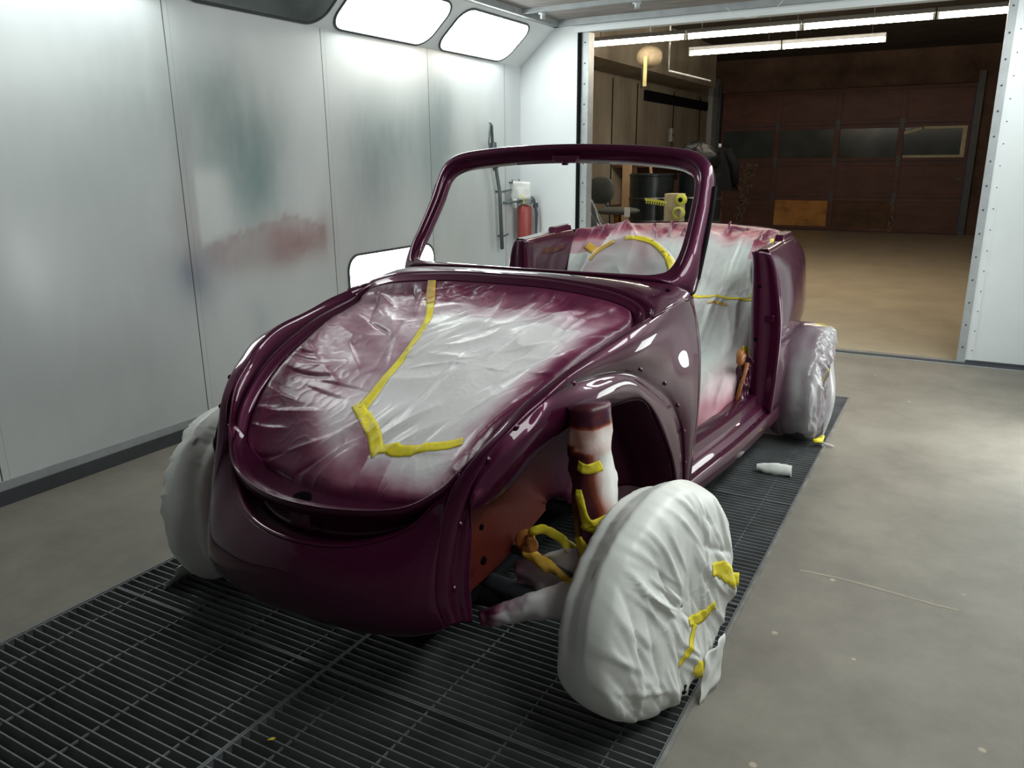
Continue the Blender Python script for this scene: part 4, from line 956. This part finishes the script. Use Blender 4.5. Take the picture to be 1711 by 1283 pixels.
for j in range(NV):
    v = j / (NV - 1); row = []; arow = []
    for i in range(nu):
        u = i / (nu - 1)
        p = (1 - v) * Fc[i] + v * Rc[i] + (1 - u) * mir(Sr[j]) + u * Sr[j] - ((1 - u) * (1 - v) * Fc[0] + u * (1 - v) * Fc[-1] + (1 - u) * v * Rc[0] + u * v * Rc[-1])
        x, y = p[0], p[1]
        ed = min(u, 1 - u) * 2 * abs(Sr[j][0]); ev = min(v * .9, (1 - v) * 1.0); e = min(ed, ev)
        env = min(1, e / .05)
        right = 1 if x > tapeline(y) else 0
        # long folds + crisp creases
        a = .9 if right else -.5
        lx, ly = x * math.cos(a) + y * math.sin(a), -x * math.sin(a) + y * math.cos(a)
        wpx = x + .05 * nz(x * 4, y * 4, 2); 
        f1 = fold(lx * 1.6, ly * 5.5 + .5 * nz(x * 3, y * 3), 1.0 + right, 1.8)
        f2 = fold(lx * 3.2, ly * 13 + .6 * nz(x * 4, y * 4, 3), 4.0 + right, 4.5)
        f3 = fold(x * 22, y * 22, 7.0, 3.5)
        edgef = fold(x * 22 + y * 6, (y + x) * 7, 11.0, 2.4) * math.exp(-(e / .045) ** 2)
        cr = crease_h(x, y, CR if right else CLf); dz = .007 * f1 + cr + (.7 * crease_h(x, y, CE) if e < .10 else 0) * max(0, 1 - e / .10) + .0008 * f3 + .003 * edgef - .012 * math.sin(PI * min(1, u)) * math.sin(PI * v)
        if right and .1 < y < .5: dz += .006 * fold(x * 3 + y * 5, y * 7 - x * 6, 13, 2.2)
        if .46 < y and -.22 < x < .02: dz += .006 * fold(x * 26, y * 40, 15, 2.2)
        nrm = V3(0, -.45, .89)
        row.append(p + nrm * dz * env)
        s = max(0, 1 - e / (.17 if x < .15 else .13)) ** 1.15 * 1.25
        if not right: s = max(s, .60 + .22 * nz(x * 5, y * 5, 3) + .50 * max(0, min(1, (-.10 - y + .9 * (-x - .12)) / .22)))
        if not right: s -= .24 * math.exp(-(((x + .10) / .11) ** 2 + ((y + .12) / .13) ** 2))
        if y > .36: s = max(s, (.35 if right else .5) + .9 * (y - .36) / .2 * (.6 + .4 * abs(x)) )
        s += .22 * nz(lx * 4, ly * 12, 6) + .10 * nz(x * 30, y * 30, 9) - .10 * f1 - 5 * cr
        if right and e > .13: s -= .12
        arow.append(float(max(0, min(1, s))))
    G.append(row); AT.append(arow)
sheet = MB().grid(G, at=AT)
so = obj('masking_sheet', sheet, M['sheet'], loc=(XC, YC, 0), solid=.0008)
tag(so, 'wrinkled white masking sheet over the luggage opening, misted purple at its edges', 'masking sheet')
st = bvh(sheet)
z0 = lambda L: [V3(x, y, .8) for x, y in L]
t1 = drape(st, z0([(-.255, .56), (-.19, .45), (-.124, .346), (-.075, .22), (-.042, .03), (-.035, -.125)]), [.026, .030, .024, .022, .022, .026, .034], (0, 0, -1), n=120)
obj('tape_strip', t1, M['tape'], so, solid=.0006)
t2 = drape(st, z0([(-.060, -.115), (.0, -.150), (.055, -.185), (.105, -.232)]), [.03, .04, .036, .036], (0, 0, -1), n=60)
obj('tape_strip', t2, M['tape'], so, solid=.0006)
t3 = drape(st, z0([(.085, -.222), (.16, -.212), (.25, -.185), (.325, -.155)]), [.024, .024, .022, .022], (0, 0, -1), n=80)
obj('tape_strip', t3, M['tape'], so, solid=.0006)
t4 = drape(st, z0([(-.262, .567), (-.215, .49), (-.17, .425)]), [.028, .034, .03], (0, 0, -1), lift=.0045, n=50)
tag(obj('tape_strip', t4, M['tape_dull'], so, solid=.0006), 'tape end misted with purple paint')

# ================================================================== MASKING IN THE CABIN
CC = crease_set(33, 90, (-.6, .6, -1.2, .1), 1.2, .7, (.10, .40), .022, .006, .035)
def cloth_from_rows(rows, nu, kv, wr=.01, seed=0, spray=None, freq=1.0, nrm=(0, -.6, .8)):
    G = loft(rows, nu, kv); AT = []; N = V3(*nrm)
    for j, r in enumerate(G):
        arow = []; v = j / (len(G) - 1)
        for i, p in enumerate(r):
            u = i / (nu - 1); x, y, z = p; ch = crease_h(x, z * 1.0 - y * .6, CC)
            e = min(1, min(u, 1 - u) * 8, min(v, 1 - v) * 14 + .15)
            f = fold(x * 5 * freq + y * 3, z * 4 * freq - x * 2, seed, 2.4) + .5 * fold(x * 12 * freq, (y + z) * 9 * freq, seed + 3, 2.8) + .25 * fold(x * 25 * freq, (y - z) * 20 * freq, seed + 5, 3)
            r[i] = p + N * (wr * .35 * (f - .5) + ch) * e
            arow.append(float(max(0, min(1, spray(p, u, v, f) if spray else 0))))
        AT.append(arow)
    return MB().grid(G, at=AT)
def arc(z, y0, yc, xw, zc=None):
    return [V3(-xw, y0, z), V3(-xw * .78, y0 + (yc - y0) * .55, z + ((zc or z) - z) * .5), V3(-xw * .4, y0 + (yc - y0) * .9, (z + (zc or z) * 3) / 4), V3(0, yc, zc or z), V3(xw * .4, y0 + (yc - y0) * .9, (z + (zc or z) * 3) / 4), V3(xw * .78, y0 + (yc - y0) * .55, z + ((zc or z) - z) * .5), V3(xw, y0, z)]
def cush(z, y, xw=.56, zs=.31):
    return [V3(-xw, y, zs), V3(-xw * .93, y, z - .02), V3(-xw * .5, y, z), V3(0, y - .02, z), V3(xw * .5, y, z), V3(xw * .93, y, z - .02), V3(xw, y, zs)]
def spr(p, u, v, f):
    x, y, z = p; s = .05 + .12 * nz(x * 5, y * 5, z * 5)
    s = max(s, (z - .95) / .085 + .25 * nz(x * 9, z * 6, 2)) if z > .93 else s
    fl = max(0, (.47 - z) / .22) * (.45 + .45 * max(0, min(1, (x - .1) / .4))); s = max(s, fl * .9 + .15 * nz(x * 8, y * 6, 4)) if z < .47 else s
    if z > .9 and abs(x) > .42: s += .5
    if z < .62 and x > .42: s += .30 * min(1, (.62 - z) / .15) * min(1, (x - .42) / .08)
    return s
rowsI = [arc(1.030, 2.58, 3.02, .60, 1.050), arc(1.025, 2.50, 2.90, .585, 1.030), arc(.96, 2.42, 2.62, .575, .965), arc(.85, 2.36, 2.46, .57), arc(.755, 2.32, 2.38, .565), arc(.735, 2.26, 2.30, .565),
         arc(.72, 2.18, 2.2, .565), cush(.60, 2.05, .57, .50), cush(.52, 1.92, .57, .40), cush(.47, 1.70, .565, .33), cush(.40, 1.52, .565, .33), cush(.345, 1.30, .56, .335), cush(.32, 1.05, .555, .33), cush(.31, .93, .545, .33)]
ic = cloth_from_rows(rowsI, 190, 14, .022, 21, spr)
io = obj('cabin_masking_sheet', ic, M['inpaper'], loc=(XC, YC, 0), solid=.0008)
tag(io, 'white masking paper draped over the seat back and floor of the cabin', 'masking sheet')
ct = bvh(ic)
fd = (0, .8, -.6)
def cab_tape(path, w, mat='tape', **k): obj('tape_strip', drape(ct, path, w, fd, n=50, lift=.004, up=.25, **k), M[mat], io, solid=.0006)
cab_tape([V3(.20, 2.25, .735), V3(.40, 2.25, .73), V3(.555, 2.25, .735)], .036)
cab_tape([V3(.30, 2.2, .70), V3(.40, 2.2, .69)], .014, 'tape_dull')
cab_tape([V3(.535, 2.36, .84), V3(.55, 2.28, .77), V3(.545, 2.25, .73)], [.02, .035, .03])
cab_tape([V3(.49, 2.3, .77), V3(.56, 2.24, .71)], .035)
cab_tape([V3(.55, 2.0, .56), V3(.548, 1.96, .52)], .035)
cab_tape([V3(-.50, 2.42, .98), V3(-.44, 2.40, .96), V3(-.38, 2.40, .97)], .05, 'tape_dull')
cab_tape([V3(.50, 2.56, 1.02), V3(.54, 2.5, 1.0)], .03)
# standing flaps of paper
for x, y, z, h, w, lean in ((-.16, 2.70, .98, .085, .05, -.02), (-.09, 2.72, .98, .10, .05, .01), (-.02, 2.74, .98, .06, .07, .01), (.20, 2.85, 1.0, .075, .03, .02), (.44, 2.62, 1.0, .05, .03, .01), (.52, 2.50, 1.0, .055, .03, .0), (.57, 2.42, 1.0, .05, .02, 0), (-.30, 2.75, .99, .06, .06, -.06)):
    G = [[V3(x + (u - .5) * w * (1 - v * .8) + lean * v + .012 * nz(u * 4, v * 4, x * 9), y - .05 * (1 - v) + .02 * nz(u * 3, v * 5, x * 7), z - .04 + (h + .04) * v) for u in np.linspace(0, 1, 8)] for v in np.linspace(0, 1, 10)]
    obj('paper_flap', MB().grid(G, at=[[max(0, min(1, .25 + .5 * v)) for u in range(8)] for v in np.linspace(0, 1, 10)]), M['inpaper'], io, solid=.0007)
# sill and pillar foot, masked with tape, wet with paint
G = loft([[V3(.53, 1.80, .27), V3(.53, 1.84, .38), V3(.555, 1.83, .50), V3(.58, 1.84, .56)], [V3(.565, 1.76, .28), V3(.57, 1.79, .38), V3(.59, 1.80, .48), V3(.60, 1.83, .55)], [V3(.61, 1.77, .30), V3(.62, 1.80, .38), V3(.62, 1.83, .46), V3(.62, 1.85, .53)]], 26, 8)
G2 = [[p + V3(.008, -.01, 0) * nz(p[0] * 40, p[1] * 40, p[2] * 30) * 2 for p in r] for r in G]
fo = obj('pillar_foot', MB().grid(G2), M['paint'], car, solid=.004)
obj('tape_patch', MB().tube([V3(.575, 1.75, .33), V3(.585, 1.772, .40), V3(.598, 1.79, .47), V3(.60, 1.81, .52)], [.006, .009, .008, .012], 10, jit=.4), M['tape_rust'], fo)
mb = MB(); G = []
for j in range(13):
    a = PI * j / 12
    G.append([(.572 + .020 * math.sin(a) * math.cos(b) * (1 + .5 * nz(b * 2, a * 3)), 1.80 + .03 * math.sin(a) * math.sin(b), .545 + .042 * -math.cos(a) * (1 + .4 * nz(a * 3, b))) for b in np.linspace(0, 2 * PI, 20, endpoint=False)])
obj('belt_anchor_wrap', mb.grid(G, cu=True), M['tape_rust'], fo)
# covered steering wheel
sw = empty('steering_wheel', (XC + .255, YC + 1.16, .955), 'steering wheel wrapped in white paper with yellow tape round its edge', 'steering wheel')
G = []; AT = []
for j in range(14):
    v = j / 13; rr = .20 * math.sin(v * PI / 2) ** .8 if v < .85 else .20 + .0 * v; row = []; arow = []
    for k in range(60):
        a = 2 * PI * k / 60; r = .205 * min(1, v / .8) * (1 + .04 * nz(math.cos(a) * 2, math.sin(a) * 2, 3)); d = .055 * (1 - min(1, v / .8) ** 2.5) - .06 * max(0, (v - .8) / .2)
        d += .010 * fold(math.cos(a) * v * 3, math.sin(a) * v * 3, 8, 2.4)
        px, pz = r * math.cos(a), r * math.sin(a)
        row.append(V3(px, -d * .85 + pz * .42, pz * .86 + d * .5)); arow.append(float(max(0, min(1, .10 + .25 * v + .3 * nz(px * 9, pz * 9)))))
    G.append(row); AT.append(arow)
smb = MB().grid(G, cu=True, at=AT)
obj('paper_cover', smb, M['inpaper'], sw, solid=.0008)
stt = bvh(smb); dd = (0, .9, -.42)
pth = [V3(.19 * math.cos(a), -.0 + .19 * math.sin(a) * .42, .19 * math.sin(a) * .86) for a in np.linspace(.15, 1.75, 14)]
obj('tape_strip', drape(stt, pth, .028, dd, n=60, up=.12, lift=.003), M['tape'], sw, solid=.0006)
pth = [V3(.185 * math.cos(a), .185 * math.sin(a) * .42, .185 * math.sin(a) * .86) for a in np.linspace(2.0, 2.7, 8)]
obj('tape_strip', drape(stt, pth, .022, dd, n=30, up=.12, lift=.003), M['tape_dull'], sw, solid=.0006)
obj('steering_column', MB().tube([(0, .01, -.02), (0, -.14, .02 - .06), (0, -.25, -.10)], .03, 12), M['dark'], sw)

# ================================================================== MASKED WHEELS
def cover_mesh(seed, w, flare, fr=5.0, amp=.012, rs=.945, ncr=70, inner=None):
    """paper cover over a standing wheel: axis x, outer face +x. local origin = wheel centre."""
    prof = [(0.004, w), (.10, w + .004), (.20, w + .006), (.27, w + .004), (.315, w - .012), (.333, w - .04), (.340, .0), (.336, -w * .6), (.325, -w + .01), (.29, -w - .006), (.22, -w - .008), (.15, -w)]
    CV = crease_set(int(seed * 7), ncr, (-.33, .33, -.33, .33), 1.02, .24, (.12, .40), amp, .003, .012)
    nr = 96; P = resample([V3(r * rs, 0, h) for r, h in prof], nr); na = 260; G = []
    for j in range(nr):
        r0, h0 = P[j][0], P[j][2]; row = []
        for k in range(na):
            a = 2 * PI * k / na      # 0 = up, pi/2 = forward (-y)
            sa, ca = math.sin(a), math.cos(a)
            R = float(np.interp(a, [0, .6, 1.1, 1.6, 1.95, 2.3, 2.7, PI, 3.6, 4.1, 4.7, 5.4, 6.283], flare)) if r0 > .15 else 1 + (float(np.interp(a, [0, .6, 1.1, 1.6, 1.95, 2.3, 2.7, PI, 3.6, 4.1, 4.7, 5.4, 6.283], flare)) - 1) * max(0, r0 / .15) ** 2
            if inner and h0 < .02: R *= 1 + (float(np.interp(a, [0, .8, 1.5, 2.0, 2.6, PI, 4.0, 5.2, 6.283], inner)) - 1) * min(1, (.02 - h0) / .06)
            y, z = -r0 * sa * R, r0 * ca * R
            # folds run down and rearward across the face
            d1 = (y * .62 - z * .78); d2 = (y * .78 + z * .62)
            f = .5 + crease_h(-y, z, CV) / amp + .9 * (fold(d2 * fr * .8, d1 * fr * .3, seed, 1.6) - .5) + .05 * fold(y * 26, z * 26, seed + 4, 3.2)
            face = .35 + .65 * max(0, min(1, (h0 / w))) if h0 > 0 else .35
            env = min(1, r0 / .05)
            rad = .006 * nz(a * 3, h0 * 20, seed) * (1 if r0 > .3 else 0)
            row.append(V3(h0 + amp * (f - .5) * env * (1 if h0 > 0 else -1) * face - .004 * r0, y * (1 + rad), z * (1 + rad)))
        G.append(row)
    return MB().grid(G, cu=True)
# right front
fc = cover_mesh(3.3, .084, [1.0, 1.0, 1.01, 1.03, 1.07, 1.03, 1.0, 1.0, 1.0, 1.02, 1.03, 1.0, 1.0], fr=6, amp=.011, rs=.925, ncr=120, inner=[.88, .87, .93, 1.0, 1.0, 1.0, .98, .92, .88])
# cut the slit at the bottom where the tyre shows
keep = []
for f in fc.f:
    c = sum((Vector(fc.v[i]) for i in f), Vector()) / 4
    ang = math.atan2(-c.y, -c.z)  # 0 = straight down
    r = math.hypot(c.y, c.z)
    slit = -.10 + .35 * (r - .2)
    if c.x > -.06 and r > .235 and abs(ang - slit) < (r - .235) * 1.1: continue
    if c.x < -.03 and c.z < -.20: continue
    keep.append(f)
fc.f = keep
fo = obj('wheel_cover', fc, M['paper'], loc=(XC + .802, YC, .325), rot=(0, -.02, -STEER), solid=.001, soff=1)
tag(fo, 'large crumpled white paper cover over the front wheel nearest the camera, with yellow tape', 'wheel cover')
ft = bvh(fc)
def ctape(path, w, par=fo, tree=ft, **k):
    obj('tape_strip', drape(tree, [V3(.2, a, b) for a, b in path], w, (-1, 0, 0), n=30, up=.3, lift=.004, **k), M['tape'], par, solid=.0006)
ctape([(.13, .055), (.19, .03), (.26, -.03)], [.03, .05, .05], jag=.2)
ctape([(.03, -.055), (.10, -.075), (.16, -.06)], [.02, .035, .03], jag=.2)
ctape([(.07, -.08), (.03, -.12), (-.02, -.16)], [.03, .03, .016])
ctape([(.06, -.20), (.12, -.25), (.155, -.29)], [.04, .045, .04], jag=.2)
# loose flap pieces that stick out
G = [[V3(.105 + .012 * nz(u * 3, v * 3, 4), .10 + .11 * u - .02 * v, -.19 - .14 * v + .02 * u) for u in np.linspace(0, 1, 12)] for v in np.linspace(0, 1, 12)]
obj('paper_flap', MB().grid(G), M['paper'], fo, solid=.001)
G = [[V3(.085 + .015 * u, .235 + .055 * u, .00 - .04 * v - .02 * u) for u in np.linspace(0, 1, 8)] for v in np.linspace(0, 1, 4)]
obj('tape_end', MB().grid(G), M['tape'], fo, solid=.0006)
# left front
lc = cover_mesh(8.1, .080, [.95, .95, .97, .97, 1.0, 1.02, 1.02, 1.0, 1.03, 1.08, 1.03, .97, .95], fr=6, amp=.013, rs=.93, ncr=90, inner=[.9] * 9)
lc.v = [(-x, y, z) for x, y, z in lc.v]; lc.f = [tuple(reversed(f)) for f in lc.f]
lo = obj('wheel_cover', lc, M['paper'], loc=(XC - .740, YC, .318), rot=(0, .0, STEER), solid=.001, soff=-1)
tag(lo, 'crumpled white paper cover on the far front wheel, half hidden by the car nose', 'wheel cover')
G = [[V3(-.10 + .02 * nz(u * 4, v * 4, 2) - .10 * v * (1 - u), -.20 + .40 * u, -.22 - .115 * v) for u in np.linspace(0, 1, 20)] for v in np.linspace(0, 1, 10)]
obj('paper_flap', MB().grid(G), M['paper'], lo, solid=.001)
# right rear, clear plastic bag tied at the bottom
rc = cover_mesh(15.2, .105, [.98, 1.0, 1.01, 1.02, 1.01, 1.0, .98, .975, 1.0, 1.03, 1.02, 1.0, .98], fr=9, amp=.012, rs=.91, ncr=320)
rc.at = [float(max(0, min(1, .15 + .9 * max(0, (-x + .02) / .12) + .35 * max(0, (z - .15) / .2) * (1 if x < .09 else .2) + .3 * nz(x * 20, y * 6, z * 6)))) for x, y, z in rc.v]
ro = obj('wheel_bag', rc, M['plastic'], loc=(XC + .760, YC + 2.40, .312), solid=.0006)
tag(ro, 'clear plastic bag misted purple tied over the rear wheel', 'wheel bag')
rt = bvh(rc)
ctape([(-.02, .30), (.0, .318), (.05, .30)], .02, ro, rt); ctape([(-.08, .10), (-.09, .02), (-.09, -.05)], .03, ro, rt)
obj('tape_strip', MB().tube([(.10, -.14, -.27), (.125, -.10, -.275), (.13, -.05, -.27)], [.010, .015, .010], 10, jit=.3), M['tape'], ro)
tm = MB()
for k in range(6):
    a = k * 1.05; G = [[V3(.13 + .05 * v * (1 + .3 * math.cos(a)), -.09 + .05 * v * math.sin(a * 1.7) + .012 * (u - .5), -.285 - .035 * v + .02 * math.cos(a) * v) for u in (0, .5, 1)] for v in np.linspace(0, 1, 5)]
    tm.grid(G)
obj('bag_tail', tm, M['plastic'], ro, solid=.0006)
tube = MB(); G = []
for j in range(12):  # puffed outer fold from hub to knot
    v = j / 11; G.append([V3(.125 + .035 * math.sin(PI * v) * math.cos(a) + .01, -.02 - .07 * v + .06 * math.sin(a) * (1 - v * .7), .12 - .38 * v) for a in np.linspace(-1.6, 1.6, 14)])
obj('bag_fold', MB().grid(G), M['plastic'], ro, solid=.0006)

# ------------------------------------------------------------------ wrapped suspension on the visible side
def wrap(name, pts, rad, mat, label, cat, spray=None, n=26, jit=0, seed=1):
    P = resample(pts, 34); R = [float(np.interp(i / 33, np.linspace(0, 1, len(rad)), rad)) for i in range(34)]
    mb = MB().tube(P, R, n, caps=True)
    mb.v = [tuple(Vector(v) * 1.0 + Vector((nz(v[0] * 30, v[1] * 30, v[2] * 18 + seed), nz(v[0] * 28, v[1] * 28 + 5, v[2] * 16 + seed), 0)) * .010 + Vector((0, -1, 0)) * .006 * fold(v[0] * 18, v[2] * 22, seed, 2.5)) for v in mb.v]
    if spray: mb.at = [float(max(0, min(1, spray(*v)))) for v in mb.v]
    o = obj(name, mb, mat, loc=(XC, YC, 0)); tag(o, label, cat); return o, mb
def strut_spray(x, y, z):
    cx = float(np.interp(z, [.35, .44, .55, .66, .76, .815], [.66, .64, .628, .612, .606, .60])); q = ((x - cx) * .877 + (y - .02) * .48) / .055
    if z > .765: return .95 + .3 * nz(x * 60, y * 60, z * 60)
    if z > .70: return .26 - .12 * q + .25 * nz(x * 18, y * 18, z * 18)
    return .52 - .85 * (q - .05 + (z - .55) * .8) + .35 * nz(x * 16, y * 16, z * 12)
so_, smb_ = wrap('strut_wrap', [V3(.600, .02, .815), V3(.606, .02, .76), V3(.612, .02, .66), V3(.628, .02, .55), V3(.640, .01, .44), V3(.66, .0, .35)], [.056, .058, .060, .060, .057, .045], M['strutpaper'],
    'white paper wrapped round the front suspension strut, reddened by overspray on its inner side', 'strut wrap',
    spray=strut_spray)
sb = bvh(smb_)
for pts, w, mt in (([V3(.60, -.1, .665), V3(.63, -.1, .66), V3(.66, -.1, .67)], .028, 'tape'), ([V3(.605, -.1, .60), V3(.62, -.1, .54), V3(.64, -.1, .50)], [.02, .03, .035], 'tape'), ([V3(.62, -.1, .515), V3(.65, -.1, .505), V3(.685, -.1, .52)], .04, 'tape'), ([V3(.60, -.1, .46), V3(.625, -.1, .425), V3(.64, -.1, .38)], .045, 'tape')):
    obj('tape_strip', drape(sb, pts, w, (0, 1, 0), n=30, up=.2, lift=.003), M[mt], so_, solid=.0006)
ao, _ = wrap('arm_wrap', [V3(.36, -.13, .195), V3(.44, -.12, .235), V3(.54, -.11, .285), V3(.66, -.07, .32)], [.022, .032, .042, .055], M['sheet'],
    'pinkish white paper around the lower suspension arm below the nose', 'arm wrap', spray=lambda x, y, z: 1.0 - (x - .33) / .13 + .35 * nz(x * 14, y * 14, z * 14) + (.35 if z > np.interp(x, [.36, .66], [.215, .35]) else 0))
G = [[V3(.40 + .20 * u, -.02 + .03 * nz(u * 3, v * 3), .215 + .10 * u * v + .115 * v + .01 * nz(u * 6, v * 6, 3)) for u in np.linspace(0, 1, 16)] for v in np.linspace(0, 1, 12)]
o = obj('paper_flap', MB().grid(G, at=[[max(0, .6 - u * 1.1) for u in np.linspace(0, 1, 16)] for v in range(12)]), M['sheet'], ao, solid=.001)
o, _ = wrap('brake_hose_wrap', [V3(.43, .03, .38), V3(.445, .0, .425), V3(.485, .0, .44), V3(.54, .0, .425), V3(.58, .0, .395), V3(.62, .0, .375)], [.011, .012, .012, .012, .013, .012], M['tape'], 'yellow tape wound round the arching brake hose', 'hose wrap')
o, _ = wrap('tie_rod_wrap', [V3(.44, -.02, .372), V3(.50, -.035, .36), V3(.56, -.05, .35), V3(.61, -.07, .335), V3(.66, -.09, .32)], [.017, .019, .014, .014, .016], M['tape_dull'], 'orange-tinted tape around the tie rod behind the front wheel', 'rod wrap')
obj('tape_band', MB().tube([V3(.60, -.075, .340), V3(.64, -.10, .325)], [.024, .026], 12, jit=.2), M['tape'], o)
o, _ = wrap('bracket_wrap', [V3(.40, .04, .385), V3(.43, .0, .375), V3(.455, -.02, .39), V3(.455, -.02, .42)], [.022, .026, .022, .012], M['tape_rust'], 'brown-orange taped bracket between the hose and the tie rod', 'bracket wrap')
